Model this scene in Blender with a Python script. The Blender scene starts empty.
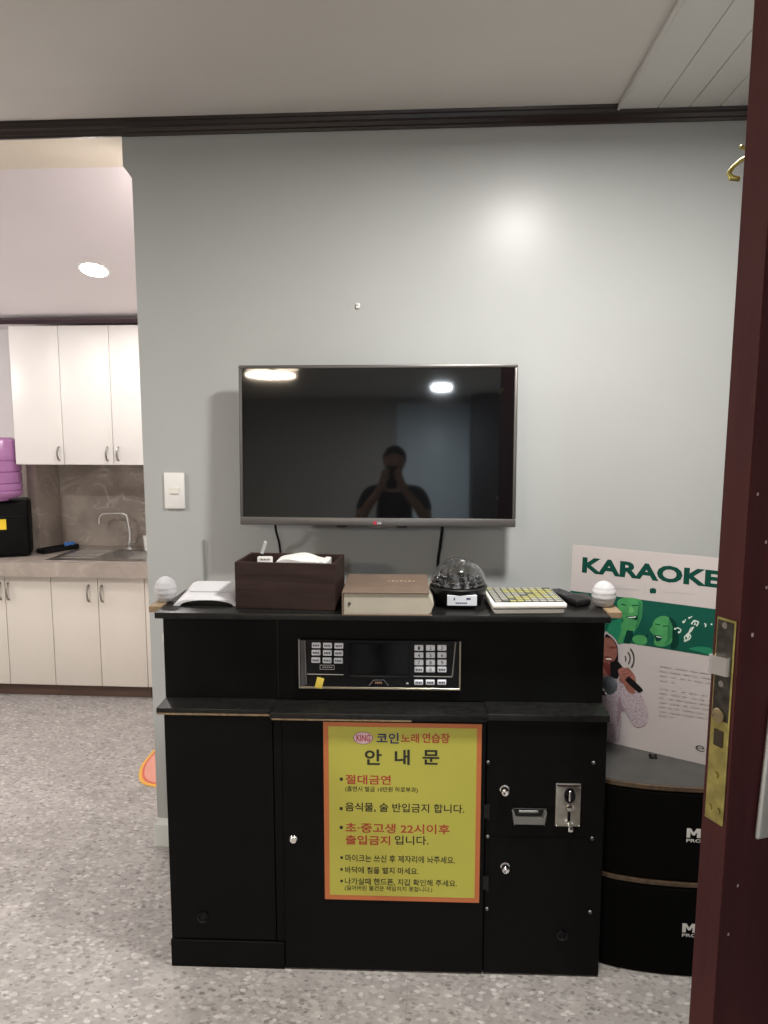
import bpy, bmesh, math, random
from mathutils import Vector, Matrix, Euler
random.seed(7)
C = bpy.context.scene.collection
scene = bpy.context.scene
PI = math.pi

# ------------------------------------------------------------------ camera, world, lamps, exposure
F = 755.0                                   # focal length in pixels of the 768 x 1024 frame
TH = math.atan(92 / F)                      # pitch down
PS = math.atan(53 * math.cos(TH) / F)       # yaw to the left
HC = 1.59
CAM = Vector((0, 0, HC))
cam = bpy.data.cameras.new('camera')
cam.sensor_fit = 'VERTICAL'; cam.sensor_height = 36.0; cam.lens = F / 1024 * 36.0
cam.clip_start = 0.01; cam.clip_end = 60
camo = bpy.data.objects.new('camera', cam); C.objects.link(camo)
camo.location = CAM; camo.rotation_euler = (PI / 2 - TH, 0, PS)
scene.camera = camo

w = bpy.data.worlds.new('world'); scene.world = w; w.use_nodes = True
w.node_tree.nodes['Background'].inputs[0].default_value = (0.8, 0.85, 0.9, 1)
w.node_tree.nodes['Background'].inputs[1].default_value = 0.05

def area(name, loc, size, power, col, rot=(0, 0, 0), spread=PI):
    l = bpy.data.lights.new(name, 'AREA'); l.shape = 'DISK'; l.size = size; l.energy = power; l.color = col
    l.spread = spread
    o = bpy.data.objects.new(name, l); C.objects.link(o); o.location = loc; o.rotation_euler = rot
    return o
WARM = (1.0, 0.82, 0.62); NEUT = (1.0, 0.95, 0.88); COOL = (0.86, 0.94, 1.0)
SLOPE = math.atan(0.39 / 1.19)
area('room_lamp', (0.35, 1.60, 2.495), 0.20, 20, (1.0, 0.97, 0.92))
area('hall_lamp', (0.05, -3.9, 2.50), 0.22, 62, COOL)
area('hall_lamp_warm', (-1.70, -2.70, 2.48), 0.50, 55, WARM)
area('kitchen_lamp', (-1.644, 3.623 - 0.008, 2.307 - 0.022), 0.13, 4.0, (1.0, 0.95, 0.92), (-SLOPE, 0, 0))
area('kitchen_fill_by_wall', (-1.10, 3.02, 2.47), 0.13, 4, (1.0, 0.95, 0.92), (-SLOPE, 0, 0))  # fill light added to brighten the kitchen, out of view
area('side_hall_lamp', (-2.5, 1.6, 2.50), 0.22, 22, (1.0, 0.94, 0.90))

vs = scene.view_settings
vs.view_transform = 'Standard'; vs.look = 'None'; vs.gamma = 1.0; vs.use_curve_mapping = False
vs.exposure = 1.0
scene.cycles.use_denoising = True

# ------------------------------------------------------------------ pixel -> place (used once, to measure the photo)
_fw = Vector((-math.sin(PS) * math.cos(TH), math.cos(PS) * math.cos(TH), -math.sin(TH)))
_rt = Vector((math.cos(PS), math.sin(PS), 0)); _up = _rt.cross(_fw)
def ray(u, v): return _fw + _rt * ((u - 384) / F) - _up * ((v - 512) / F)
def hit(u, v, p0, n):
    r = ray(u, v); return CAM + r * ((p0 - CAM).dot(n) / r.dot(n))

# ------------------------------------------------------------------ materials
MATS = {}
def mat(name, col, rough=0.5, metal=0.0, var=0.06, scale=12.0, bump=0.0, bscale=None, spec=0.5, coat=0.0):
    if name in MATS: return MATS[name]
    m = bpy.data.materials.new(name); m.use_nodes = True; nt = m.node_tree; N = nt.nodes; L = nt.links
    b = N['Principled BSDF']
    b.inputs['Roughness'].default_value = rough; b.inputs['Metallic'].default_value = metal
    b.inputs['Specular IOR Level'].default_value = spec
    b.inputs['Coat Weight'].default_value = coat; b.inputs['Coat Roughness'].default_value = 0.08
    tc = N.new('ShaderNodeTexCoord'); nz = N.new('ShaderNodeTexNoise')
    nz.inputs['Scale'].default_value = scale; nz.inputs['Detail'].default_value = 5
    L.new(tc.outputs['Object'], nz.inputs['Vector'])
    cr = N.new('ShaderNodeValToRGB')
    lo = [max(0, c * (1 - var)) for c in col]; hi = [min(1, c * (1 + var)) for c in col]
    cr.color_ramp.elements[0].position = 0.3; cr.color_ramp.elements[1].position = 0.7
    cr.color_ramp.elements[0].color = (*lo, 1); cr.color_ramp.elements[1].color = (*hi, 1)
    L.new(nz.outputs['Fac'], cr.inputs['Fac']); L.new(cr.outputs['Color'], b.inputs['Base Color'])
    if bump:
        n2 = N.new('ShaderNodeTexNoise'); n2.inputs['Scale'].default_value = bscale or scale * 6; n2.inputs['Detail'].default_value = 4
        L.new(tc.outputs['Object'], n2.inputs['Vector'])
        bp = N.new('ShaderNodeBump'); bp.inputs['Strength'].default_value = bump; bp.inputs['Distance'].default_value = 0.002
        L.new(n2.outputs['Fac'], bp.inputs['Height']); L.new(bp.outputs['Normal'], b.inputs['Normal'])
    MATS[name] = m; return m

def emat(name, col, strength):
    m = bpy.data.materials.new(name); m.use_nodes = True
    b = m.node_tree.nodes['Principled BSDF']
    b.inputs['Base Color'].default_value = (0.9, 0.9, 0.9, 1)
    b.inputs['Emission Color'].default_value = (*col, 1); b.inputs['Emission Strength'].default_value = strength
    return m

def glass(name, col, rough=0.0, ior=1.45, trans=1.0):
    m = mat(name, col, rough, var=0.0)
    b = m.node_tree.nodes['Principled BSDF']; b.inputs['Transmission Weight'].default_value = trans; b.inputs['IOR'].default_value = ior
    return m

def wood(name, c1, c2, rough=0.45, axis=2, scale=6.0, coat=0.0, stretch=12.0):
    m = bpy.data.materials.new(name); m.use_nodes = True; nt = m.node_tree; N = nt.nodes; L = nt.links
    b = N['Principled BSDF']; b.inputs['Roughness'].default_value = rough; b.inputs['Coat Weight'].default_value = coat
    tc = N.new('ShaderNodeTexCoord'); mp = N.new('ShaderNodeMapping')
    s = [scale * stretch] * 3; s[axis] = scale; mp.inputs['Scale'].default_value = s
    nz = N.new('ShaderNodeTexNoise'); nz.inputs['Scale'].default_value = 1.0; nz.inputs['Detail'].default_value = 6; nz.inputs['Roughness'].default_value = 0.65
    L.new(tc.outputs['Object'], mp.inputs['Vector']); L.new(mp.outputs['Vector'], nz.inputs['Vector'])
    cr = N.new('ShaderNodeValToRGB'); cr.color_ramp.elements[0].position = 0.32; cr.color_ramp.elements[1].position = 0.68
    cr.color_ramp.elements[0].color = (*c1, 1); cr.color_ramp.elements[1].color = (*c2, 1)
    L.new(nz.outputs['Fac'], cr.inputs['Fac']); L.new(cr.outputs['Color'], b.inputs['Base Color'])
    bp = N.new('ShaderNodeBump'); bp.inputs['Strength'].default_value = 0.12; bp.inputs['Distance'].default_value = 0.001
    L.new(nz.outputs['Fac'], bp.inputs['Height']); L.new(bp.outputs['Normal'], b.inputs['Normal'])
    return m

def marble(name, dark, mid, vein):
    m = bpy.data.materials.new(name); m.use_nodes = True; nt = m.node_tree; N = nt.nodes; L = nt.links
    b = N['Principled BSDF']; b.inputs['Roughness'].default_value = 0.28
    tc = N.new('ShaderNodeTexCoord')
    n1 = N.new('ShaderNodeTexNoise'); n1.inputs['Scale'].default_value = 3.5; n1.inputs['Detail'].default_value = 8; n1.inputs['Distortion'].default_value = 0.9
    L.new(tc.outputs['Object'], n1.inputs['Vector'])
    c1 = N.new('ShaderNodeValToRGB'); c1.color_ramp.elements[0].position = 0.35; c1.color_ramp.elements[1].position = 0.65
    c1.color_ramp.elements[0].color = (*dark, 1); c1.color_ramp.elements[1].color = (*mid, 1)
    L.new(n1.outputs['Fac'], c1.inputs['Fac'])
    n2 = N.new('ShaderNodeTexNoise'); n2.inputs['Scale'].default_value = 4.2; n2.inputs['Detail'].default_value = 7; n2.inputs['Distortion'].default_value = 1.6
    L.new(tc.outputs['Object'], n2.inputs['Vector'])
    c2 = N.new('ShaderNodeValToRGB'); e = c2.color_ramp.elements
    e[0].position = 0.45; e[0].color = (0, 0, 0, 1); e[1].position = 0.5; e[1].color = (0.75, 0.75, 0.75, 1)
    e3 = e.new(0.53); e3.color = (0, 0, 0, 1)
    L.new(n2.outputs['Fac'], c2.inputs['Fac'])
    n3 = N.new('ShaderNodeTexNoise'); n3.inputs['Scale'].default_value = 7; n3.inputs['Detail'].default_value = 6
    L.new(tc.outputs['Object'], n3.inputs['Vector'])
    c3 = N.new('ShaderNodeValToRGB'); c3.color_ramp.elements[0].position = 0.45; c3.color_ramp.elements[1].position = 0.72
    L.new(n3.outputs['Fac'], c3.inputs['Fac'])
    ml = N.new('ShaderNodeMath'); ml.operation = 'MULTIPLY'; L.new(c2.outputs['Color'], ml.inputs[0]); L.new(c3.outputs['Color'], ml.inputs[1])
    mx = N.new('ShaderNodeMixRGB'); mx.inputs['Color2'].default_value = (*vein, 1)
    L.new(ml.outputs[0], mx.inputs['Fac']); L.new(c1.outputs['Color'], mx.inputs['Color1'])
    L.new(mx.outputs['Color'], b.inputs['Base Color'])
    return m

def terrazzo(name):
    m = bpy.data.materials.new(name); m.use_nodes = True; nt = m.node_tree; N = nt.nodes; L = nt.links
    b = N['Principled BSDF']; b.inputs['Roughness'].default_value = 0.42
    tc = N.new('ShaderNodeTexCoord'); cur = None
    base = N.new('ShaderNodeTexNoise'); base.inputs['Scale'].default_value = 9; base.inputs['Detail'].default_value = 6
    L.new(tc.outputs['Object'], base.inputs['Vector'])
    cr = N.new('ShaderNodeValToRGB'); cr.color_ramp.elements[0].position = 0.3; cr.color_ramp.elements[1].position = 0.7
    cr.color_ramp.elements[0].color = (0.285, 0.268, 0.256, 1); cr.color_ramp.elements[1].color = (0.385, 0.362, 0.345, 1)
    L.new(base.outputs['Fac'], cr.inputs['Fac']); cur = cr.outputs['Color']
    def layer(scale, seedoff, thr, col, cur, rnd=1.0):
        mp = N.new('ShaderNodeMapping'); mp.inputs['Location'].default_value = seedoff; mp.inputs['Rotation'].default_value = (0, 0, seedoff[0])
        mp.inputs['Scale'].default_value = (1.0, 1.45, 1.0)
        dn = N.new('ShaderNodeTexNoise'); dn.inputs['Scale'].default_value = scale * 0.9
        vm = N.new('ShaderNodeVectorMath'); vm.operation = 'MULTIPLY_ADD'; vm.inputs[1].default_value = (0.55 / scale,) * 3
        L.new(tc.outputs['Object'], mp.inputs['Vector']); L.new(mp.outputs['Vector'], dn.inputs['Vector'])
        L.new(dn.outputs['Color'], vm.inputs[0]); L.new(mp.outputs['Vector'], vm.inputs[2])
        v = N.new('ShaderNodeTexVoronoi'); v.inputs['Scale'].default_value = scale
        L.new(vm.outputs['Vector'], v.inputs['Vector'])
        sp = N.new('ShaderNodeSeparateColor'); L.new(v.outputs['Color'], sp.inputs['Color'])
        g = N.new('ShaderNodeMath'); g.operation = 'GREATER_THAN'; g.inputs[1].default_value = thr; L.new(sp.outputs['Red'], g.inputs[0])
        d = N.new('ShaderNodeMath'); d.operation = 'LESS_THAN'; d.inputs[1].default_value = 0.58; L.new(v.outputs['Distance'], d.inputs[0])
        k = N.new('ShaderNodeMath'); k.operation = 'MULTIPLY'; L.new(g.outputs[0], k.inputs[0]); L.new(d.outputs[0], k.inputs[1])
        k2 = N.new('ShaderNodeMath'); k2.operation = 'MULTIPLY'; L.new(k.outputs[0], k2.inputs[0]); L.new(sp.outputs['Green'], k2.inputs[1])
        mx = N.new('ShaderNodeMixRGB'); mx.inputs['Color2'].default_value = (*col, 1)
        L.new(k2.outputs[0], mx.inputs['Fac']); L.new(cur, mx.inputs['Color1'])
        return mx.outputs['Color']
    cur = layer(72, (1.3, 0.2, 0), 0.45, (0.235, 0.22, 0.21), cur)
    cur = layer(48, (0.4, 3.1, 0), 0.60, (0.43, 0.408, 0.39), cur)
    cur = layer(60, (2.1, 1.7, 0), 0.82, (0.53, 0.505, 0.485), cur)
    cur = layer(64, (5.2, 2.3, 0), 0.86, (0.165, 0.155, 0.148), cur)
    # hairline seams between the sheets
    br = N.new('ShaderNodeTexBrick'); br.offset = 0.0
    br.inputs['Scale'].default_value = 1.0; br.inputs['Brick Width'].default_value = 0.9; br.inputs['Row Height'].default_value = 0.9
    br.inputs['Mortar Size'].default_value = 0.0016
    br.inputs['Color1'].default_value = (0, 0, 0, 1); br.inputs['Color2'].default_value = (0, 0, 0, 1); br.inputs['Mortar'].default_value = (0.35, 0.35, 0.35, 1)
    mp = N.new('ShaderNodeMapping'); mp.inputs['Location'].default_value = (0.07, -0.30, 0); L.new(tc.outputs['Object'], mp.inputs['Vector']); L.new(mp.outputs['Vector'], br.inputs['Vector'])
    mx = N.new('ShaderNodeMixRGB'); mx.inputs['Color2'].default_value = (0.16, 0.14, 0.13, 1)
    L.new(br.outputs['Color'], mx.inputs['Fac']); L.new(cur, mx.inputs['Color1'])
    L.new(mx.outputs['Color'], b.inputs['Base Color'])
    return m

def dotted(name, base, dot, scale):
    m = bpy.data.materials.new(name); m.use_nodes = True; nt = m.node_tree; N = nt.nodes; L = nt.links
    b = N['Principled BSDF']; b.inputs['Roughness'].default_value = 0.45
    tc = N.new('ShaderNodeTexCoord'); v = N.new('ShaderNodeTexVoronoi'); v.inputs['Scale'].default_value = scale
    L.new(tc.outputs['Object'], v.inputs['Vector'])
    cr = N.new('ShaderNodeValToRGB'); cr.color_ramp.interpolation = 'CONSTANT'
    cr.color_ramp.elements[0].color = (*dot, 1); cr.color_ramp.elements[1].color = (*base, 1); cr.color_ramp.elements[1].position = 0.3
    L.new(v.outputs['Distance'], cr.inputs['Fac']); L.new(cr.outputs['Color'], b.inputs['Base Color'])
    return m

WALL = mat('grey_blue_paint', (0.425, 0.437, 0.432), 0.31, var=0.025, scale=2.0, bump=0.06, bscale=60, spec=0.22)
CEIL = mat('ceiling_paint', (0.60, 0.575, 0.54), 0.75, var=0.03, scale=1.5)
CREAM = mat('cream_paint', (0.72, 0.65, 0.53), 0.7, var=0.03, scale=2)
KCEIL = mat('pale_pink_paint', (0.80, 0.745, 0.755), 0.6, var=0.02, scale=2)
KWALL = mat('kitchen_wall_paint', (0.68, 0.64, 0.64), 0.6, var=0.02, scale=2)
HALL = mat('hall_paint', (0.40, 0.40, 0.39), 0.6, var=0.03, scale=2)
CROWN = wood('dark_crown_wood', (0.010, 0.006, 0.006), (0.030, 0.016, 0.014), 0.28, 0, 2.0)
CROWNK = wood('purple_brown_crown', (0.030, 0.014, 0.022), (0.055, 0.026, 0.036), 0.4, 0, 2.0)
PVC = mat('white_plank', (0.60, 0.585, 0.55), 0.5, var=0.03, scale=3)
FLOOR = terrazzo('speckled_vinyl')
BASEB = mat('pale_baseboard', (0.66, 0.69, 0.68), 0.5, var=0.03)
MARB = marble('brown_grey_marble', (0.26, 0.22, 0.19), (0.41, 0.355, 0.31), (0.66, 0.60, 0.54))
CABW = mat('cream_cabinet', (0.70, 0.65, 0.585), 0.33, var=0.015, scale=4)
CABU = mat('white_cabinet', (0.75, 0.725, 0.695), 0.36, var=0.012, scale=4)
TOE = wood('brown_plinth', (0.07, 0.04, 0.03), (0.12, 0.07, 0.05), 0.5, 0, 2.0)
STEEL = mat('brushed_steel', (0.62, 0.60, 0.58), 0.28, 1.0, var=0.08, scale=20)
NICKEL = mat('dark_nickel', (0.32, 0.30, 0.27), 0.35, 1.0, var=0.08)
CHROME = mat('chrome', (0.82, 0.82, 0.82), 0.14, 1.0, var=0.05, scale=30)
BRASS = mat('worn_brass', (0.40, 0.35, 0.12), 0.42, 1.0, var=0.25, scale=60)
TARN = mat('tarnished_brass', (0.055, 0.050, 0.040), 0.45, 0.7, var=0.5, scale=90)
BLACKW = mat('black_laminate', (0.0035, 0.0035, 0.0036), 0.6, var=0.25, scale=8, bump=0.06, bscale=140, spec=0.12)
BLACKT = mat('black_speckled_top', (0.009, 0.009, 0.0085), 0.35, var=0.5, scale=60, bump=0.15, bscale=220, spec=0.3)
BLACKM = mat('black_steel', (0.0028, 0.0028, 0.0028), 0.55, var=0.2, scale=20, spec=0.12)
BLACKP = mat('black_plastic', (0.007, 0.007, 0.0075), 0.38, var=0.15, spec=0.3)
GLOSSB = mat('black_gloss', (0.004, 0.004, 0.005), 0.16, var=0.1, spec=0.2)
EDGEB = mat('bare_chipboard', (0.24, 0.17, 0.10), 0.7, var=0.3, scale=80)
WENGE = wood('wenge_wood', (0.018, 0.010, 0.009), (0.042, 0.024, 0.021), 0.5, 0, 4.0)
DOORW = wood('red_brown_door', (0.034, 0.0070, 0.0095), (0.058, 0.0125, 0.0150), 0.48, 2, 1.6, 0.0)
DOORE = wood('red_brown_edge', (0.058, 0.0140, 0.0150), (0.085, 0.0240, 0.0215), 0.6, 2, 1.6)
for dm in (DOORW, DOORE): dm.node_tree.nodes['Principled BSDF'].inputs['Specular IOR Level'].default_value = 0.2
WENGE.node_tree.nodes['Principled BSDF'].inputs['Specular IOR Level'].default_value = 0.2
WHITEP = mat('white_plastic', (0.80, 0.79, 0.77), 0.35, var=0.01)
IVORY = mat('ivory_plastic', (0.78, 0.76, 0.69), 0.4, var=0.02)
PAPER = mat('white_paper', (0.66, 0.655, 0.64), 0.8, var=0.03)
SILVERB = mat('silver_bezel', (0.150, 0.142, 0.138), 0.40, 0.7, var=0.05)
SCREEN = mat('tv_glass', (0.0040, 0.0042, 0.0048), 0.035, var=0.0, spec=0.62)
TXTB = mat('ink_black', (0.012, 0.012, 0.010), 0.6, var=0.0)

# ------------------------------------------------------------------ mesh building
class MB:
    def __init__(s): s.bm = bmesh.new()
    def _mark(s): return len(s.bm.verts)
    def box(s, x0, x1, y0, y1, z0, z1, bev=0.0, seg=2, M=None):
        r = bmesh.ops.create_cube(s.bm, size=1.0); vs = r['verts']
        for v in vs: v.co = Vector((x0 + (v.co.x + .5) * (x1 - x0), y0 + (v.co.y + .5) * (y1 - y0), z0 + (v.co.z + .5) * (z1 - z0)))
        if bev > 0:
            es = list({e for v in vs for e in v.link_edges})
            r = bmesh.ops.bevel(s.bm, geom=es, offset=bev, segments=seg, affect='EDGES', profile=0.5)
            vs = list({v for f in r['faces'] for v in f.verts} | {v for v in vs if v.is_valid})
        if M is not None:
            for v in vs: v.co = M @ v.co
        return s
    def cyl(s, p0, p1, r0, r1=None, seg=24):
        p0 = Vector(p0); p1 = Vector(p1); r1 = r0 if r1 is None else r1
        return s.tube([p0, p1], [r0, r1], seg)
    def tube(s, pts, r, seg=12, cap=True):
        pts = [Vector(p) for p in pts]; n = len(pts)
        rs = r if isinstance(r, (list, tuple)) else [r] * n
        t0 = (pts[1] - pts[0]).normalized()
        a = t0.orthogonal().normalized(); rings = []
        for i, p in enumerate(pts):
            if i == 0: t = t0
            elif i == n - 1: t = (pts[-1] - pts[-2]).normalized()
            else: t = ((pts[i + 1] - pts[i]).normalized() + (pts[i] - pts[i - 1]).normalized()).normalized()
            a = (a - t * a.dot(t)).normalized(); b = t.cross(a)
            rings.append([s.bm.verts.new(p + (a * math.cos(2 * PI * k / seg) + b * math.sin(2 * PI * k / seg)) * rs[i]) for k in range(seg)])
        for i in range(n - 1):
            for k in range(seg):
                s.bm.faces.new((rings[i][k], rings[i][(k + 1) % seg], rings[i + 1][(k + 1) % seg], rings[i + 1][k]))
        if cap:
            s.bm.faces.new(rings[0][::-1]); s.bm.faces.new(rings[-1])
        return s
    def lathe(s, prof, center=(0, 0, 0), seg=32, M=None, cap=True):
        c = Vector(center); rings = []
        for r, z in prof:
            if r < 1e-6: rings.append([s.bm.verts.new(c + Vector((0, 0, z)))])
            else: rings.append([s.bm.verts.new(c + Vector((r * math.cos(2 * PI * k / seg), r * math.sin(2 * PI * k / seg), z))) for k in range(seg)])
        for i in range(len(rings) - 1):
            A, B = rings[i], rings[i + 1]
            for k in range(seg):
                k2 = (k + 1) % seg
                if len(A) == 1 and len(B) == 1: continue
                if len(A) == 1: s.bm.faces.new((A[0], B[k2], B[k]))
                elif len(B) == 1: s.bm.faces.new((A[k], A[k2], B[0]))
                else: s.bm.faces.new((A[k], A[k2], B[k2], B[k]))
        if cap and len(rings[0]) > 1: s.bm.faces.new(rings[0][::-1])
        if cap and len(rings[-1]) > 1: s.bm.faces.new(rings[-1])
        if M is not None:
            for R in rings:
                for v in R: v.co = M @ v.co
        return s
    def prism(s, poly, o, ux, uy, depth):
        """2-D outline poly on the plane (o, ux, uy), pushed through by the vector depth"""
        o = Vector(o); ux = Vector(ux); uy = Vector(uy); d = Vector(depth)
        a = [s.bm.verts.new(o + ux * x + uy * y) for x, y in poly]; b = [s.bm.verts.new(v.co + d) for v in a]
        n = len(a); s.bm.faces.new(a); s.bm.faces.new(b[::-1])
        for i in range(n): s.bm.faces.new((a[i], b[i], b[(i + 1) % n], a[(i + 1) % n]))
        return s
    def sphere(s, c, r, seg=24, rings=16, sc=(1, 1, 1)):
        M = Matrix.Translation(Vector(c)) @ Matrix.Diagonal((r * sc[0], r * sc[1], r * sc[2], 1))
        bmesh.ops.create_uvsphere(s.bm, u_segments=seg, v_segments=rings, radius=1.0, matrix=M); return s
    def build(s, name, m, parent=None, loc=(0, 0, 0), rot=(0, 0, 0), smooth=True, ang=0.6):
        bmesh.ops.recalc_face_normals(s.bm, faces=s.bm.faces)
        me = bpy.data.meshes.new(name); s.bm.to_mesh(me); s.bm.free()
        if smooth:
            for p in me.polygons: p.use_smooth = True
            try: me.set_sharp_from_angle(angle=ang)
            except Exception: pass
        me.materials.append(m)
        o = bpy.data.objects.new(name, me); C.objects.link(o); o.location = loc; o.rotation_euler = rot
        if parent: o.parent = parent
        return o

def tag(o, label, cat, group=None):
    o['label'] = label; o['category'] = cat
    if group: o['group'] = group
    return o
def thing(name, loc, label, cat, group=None, rot=(0, 0, 0)):
    o = bpy.data.objects.new(name, None); C.objects.link(o); o.location = loc; o.rotation_euler = rot; o.empty_display_size = 0.05
    return tag(o, label, cat, group)
def struct(o): o['kind'] = 'structure'; return o
def copy_tree(o, parent=None):
    c = o.copy(); C.objects.link(c)
    if parent: c.parent = parent
    for ch in list(o.children): copy_tree(ch, c)
    return c

def text_mesh(body, bold=0.0):
    c = bpy.data.curves.new('t', 'FONT'); c.body = body; c.offset = bold; c.resolution_u = 3
    o = bpy.data.objects.new('t', c); C.objects.link(o)
    bpy.context.view_layer.update()
    dg = bpy.context.evaluated_depsgraph_get()
    me = bpy.data.meshes.new_from_object(o.evaluated_get(dg), depsgraph=dg)
    bpy.data.objects.remove(o); bpy.data.curves.remove(c)
    return me
def lettering(name, items, m, parent, y=0.0, loc=(0, 0, 0), rot=(0, 0, 0)):
    """items: (text, x0, x1, z0, z1, bold); flat print facing -y, each fitted to its box"""
    bm = bmesh.new()
    for body, x0, x1, z0, z1, bold in items:
        me = text_mesh(body, bold); t = bmesh.new(); t.from_mesh(me); bpy.data.meshes.remove(me)
        xs = [v.co.x for v in t.verts]; ys = [v.co.y for v in t.verts]
        if not xs: t.free(); continue
        ax, bx, ay, by = min(xs), max(xs), min(ys), max(ys)
        vm = {}
        for v in t.verts:
            vm[v.index] = bm.verts.new((x0 + (v.co.x - ax) / max(bx - ax, 1e-6) * (x1 - x0), y, z0 + (v.co.y - ay) / max(by - ay, 1e-6) * (z1 - z0)))
        for f in t.faces:
            try: bm.faces.new([vm[v.index] for v in f.verts])
            except ValueError: pass
        t.free()
    me = bpy.data.meshes.new(name); bm.to_mesh(me); bm.free(); me.materials.append(m)
    o = bpy.data.objects.new(name, me); C.objects.link(o); o.parent = parent; o.location = loc; o.rotation_euler = rot
    return o
def arc(cx, cy, r, a0, a1, n): return [(cx + r * math.cos(a0 + (a1 - a0) * i / n), cy + r * math.sin(a0 + (a1 - a0) * i / n)) for i in range(n + 1)]

# ------------------------------------------------------------------ the room
D = 2.615
o = MB().box(-4.6, 1.30, -5.6, 4.70, -0.05, 0.0).build('floor', FLOOR, smooth=False); struct(o)
o = MB().box(-4.6, 1.30, -5.6, D + 0.02, 2.583, 2.64).build('ceiling', CEIL, smooth=False); struct(o)
poly = [(-1.069, 2.60), (-1.070, 2.445), (-1.040, 2.405), (-1.036, 0.0), (1.20, 0.0), (1.20, 2.60)]
o = MB().prism(poly, (0, D, 0), (1, 0, 0), (0, 0, 1), (0, 0.14, 0)).build('wall_back', WALL, smooth=False); struct(o)
o = MB().box(-4.6, -1.069, D + 0.001, D + 0.30, 2.54, 2.60).build('trim_header', CREAM, smooth=False); struct(o)
# right wall with a doorway (the open door hangs on its far jamb)
m = MB(); m.box(1.15, 1.30, 1.28, D, 0, 2.60); m.box(1.15, 1.30, -5.6, 0.44, 0, 2.60); m.box(1.15, 1.30, 0.44, 1.28, 2.12, 2.60)
o = m.build('wall_right', WALL, smooth=False); struct(o)
o = MB().box(-4.6, 1.30, -5.75, -5.6, 0, 2.60).build('wall_rear', HALL, smooth=False); struct(o)
o = MB().box(-4.75, -4.6, -5.6, 4.70, 0, 2.60).build('wall_left', HALL, smooth=False); struct(o)
o = MB().box(1.30, 1.34, 0.3, 1.4, 0, 2.3).build('wall_beyond_doorway', HALL, smooth=False); struct(o)
# crown moulding: stepped dark profile
prof = [(0, 0), (0, -0.045), (0.010, -0.045), (0.013, -0.038), (0.020, -0.036), (0.025, -0.026), (0.034, -0.022), (0.037, -0.011), (0.043, -0.009), (0.045, 0)]
o = MB().prism([(a, b) for a, b in prof], (-4.6, D, 2.583), (0, -1, 0), (0, 0, 1), (5.75, 0, 0)).build('trim_crown', CROWN, ang=0.3); struct(o)
# plank strip on the ceiling, right
pl = MB(); x = 0.571
for k, wd in enumerate((0.118, 0.098, 0.094, 0.094, 0.094, 0.080)):
    pl.box(x + 0.0012, x + wd - 0.0012, -1.0, D - 0.030, 2.570, 2.583, 0.0015, 1); x += wd
pl.box(0.571, x, -1.0, D - 0.031, 2.574, 2.583)
o = pl.build('ceiling_planks', PVC); struct(o)
o = MB().box(0.563, 0.572, -1.0, D - 0.029, 2.566, 2.583, 0.003, 1).build('trim_plank_edge', PVC); struct(o)
# baseboard of the back wall, wrapped round its free end
m = MB(); m.prism([(0, 0), (0.016, 0), (0.016, 0.085), (0.006, 0.105), (0, 0.105)], (-1.042, D, 0), (0, -1, 0), (0, 0, 1), (2.19, 0, 0))
m.prism([(0, 0), (0.010, 0), (0.010, 0.085), (0.002, 0.105), (0, 0.105)], (-1.037, D - 0.012, 0), (-1, 0, 0), (0, 0, 1), (0, 0.16, 0))
o = m.build('baseboard_back', BASEB, ang=0.3); struct(o)
# lamps of the room and hall
def ceiling_lamp(x, y, z, r, col, st, label):
    t = thing('ceiling_lamp', (x, y, z), label, 'ceiling lamp')
    MB().lathe([(0, 0), (r, 0), (r, -0.03), (r * 0.94, -0.035), (0, -0.035)], seg=40).build('lamp_housing', WHITEP, t)
    MB().lathe([(0, -0.036), (r * 0.88, -0.036), (r * 0.80, -0.052), (0, -0.060)], seg=40).build('diffuser', emat('lit_diffuser', col, st), t)
ceiling_lamp(0.35, 1.60, 2.583, 0.10, (1.0, 0.96, 0.9), 6, 'round white ceiling lamp above the black machine')
ceiling_lamp(0.05, -3.9, 2.583, 0.14, COOL, 8, 'cool white ceiling lamp reflected in the television')
ceiling_lamp(-1.83, -2.70, 2.583, 0.13, WARM, 9, 'warm ceiling lamp nearer the left edge of the television reflection')
ceiling_lamp(-1.53, -2.70, 2.583, 0.13, WARM, 9, 'warm ceiling lamp reflected right of the other warm lamp')
ceiling_lamp(-2.5, 1.6, 2.583, 0.14, NEUT, 6, 'round ceiling lamp in the passage by the kitchen')
# pale door in the hall behind the camera, seen only as a reflection in the television
o = MB().box(-0.56, 0.455, -5.6, -5.56, 0, 2.50, 0.004).build('door_1', mat('pale_blue_door', (0.62, 0.74, 0.82), 0.4, var=0.03)); struct(o)
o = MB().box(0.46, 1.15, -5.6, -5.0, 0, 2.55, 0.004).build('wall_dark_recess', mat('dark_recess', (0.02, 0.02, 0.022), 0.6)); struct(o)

# ------------------------------------------------------------------ kitchen shell
YK = 4.60
zs = lambda y: 2.54 - 0.39 / 1.19 * (y - 2.913)
o = MB().prism([(2.913, 2.54), (4.12, zs(4.12)), (4.70, zs(4.12)), (4.70, 2.72), (2.913, 2.72)], (-4.6, 0, 0), (0, 1, 0), (0, 0, 1), (3.75, 0, 0)).build('ceiling_kitchen', KCEIL, smooth=False); struct(o)
o = MB().box(-4.6, -0.85, YK, 4.70, 0, 2.3).build('wall_kitchen_back', KWALL, smooth=False); struct(o)
o = MB().box(-0.95, -0.85, D + 0.14, YK, 0, 2.6).build('wall_kitchen_right', KWALL, smooth=False); struct(o)
o = MB().box(-2.90, -0.95, YK - 0.012, YK - 0.0005, 0.80, 1.345).build('wall_splash', MARB, smooth=False); struct(o)
o = MB().box(-2.43, -2.37, 4.32, YK - 0.0125, 0.8015, 1.338).build('wall_splash_return', MARB, smooth=False); struct(o)
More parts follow.
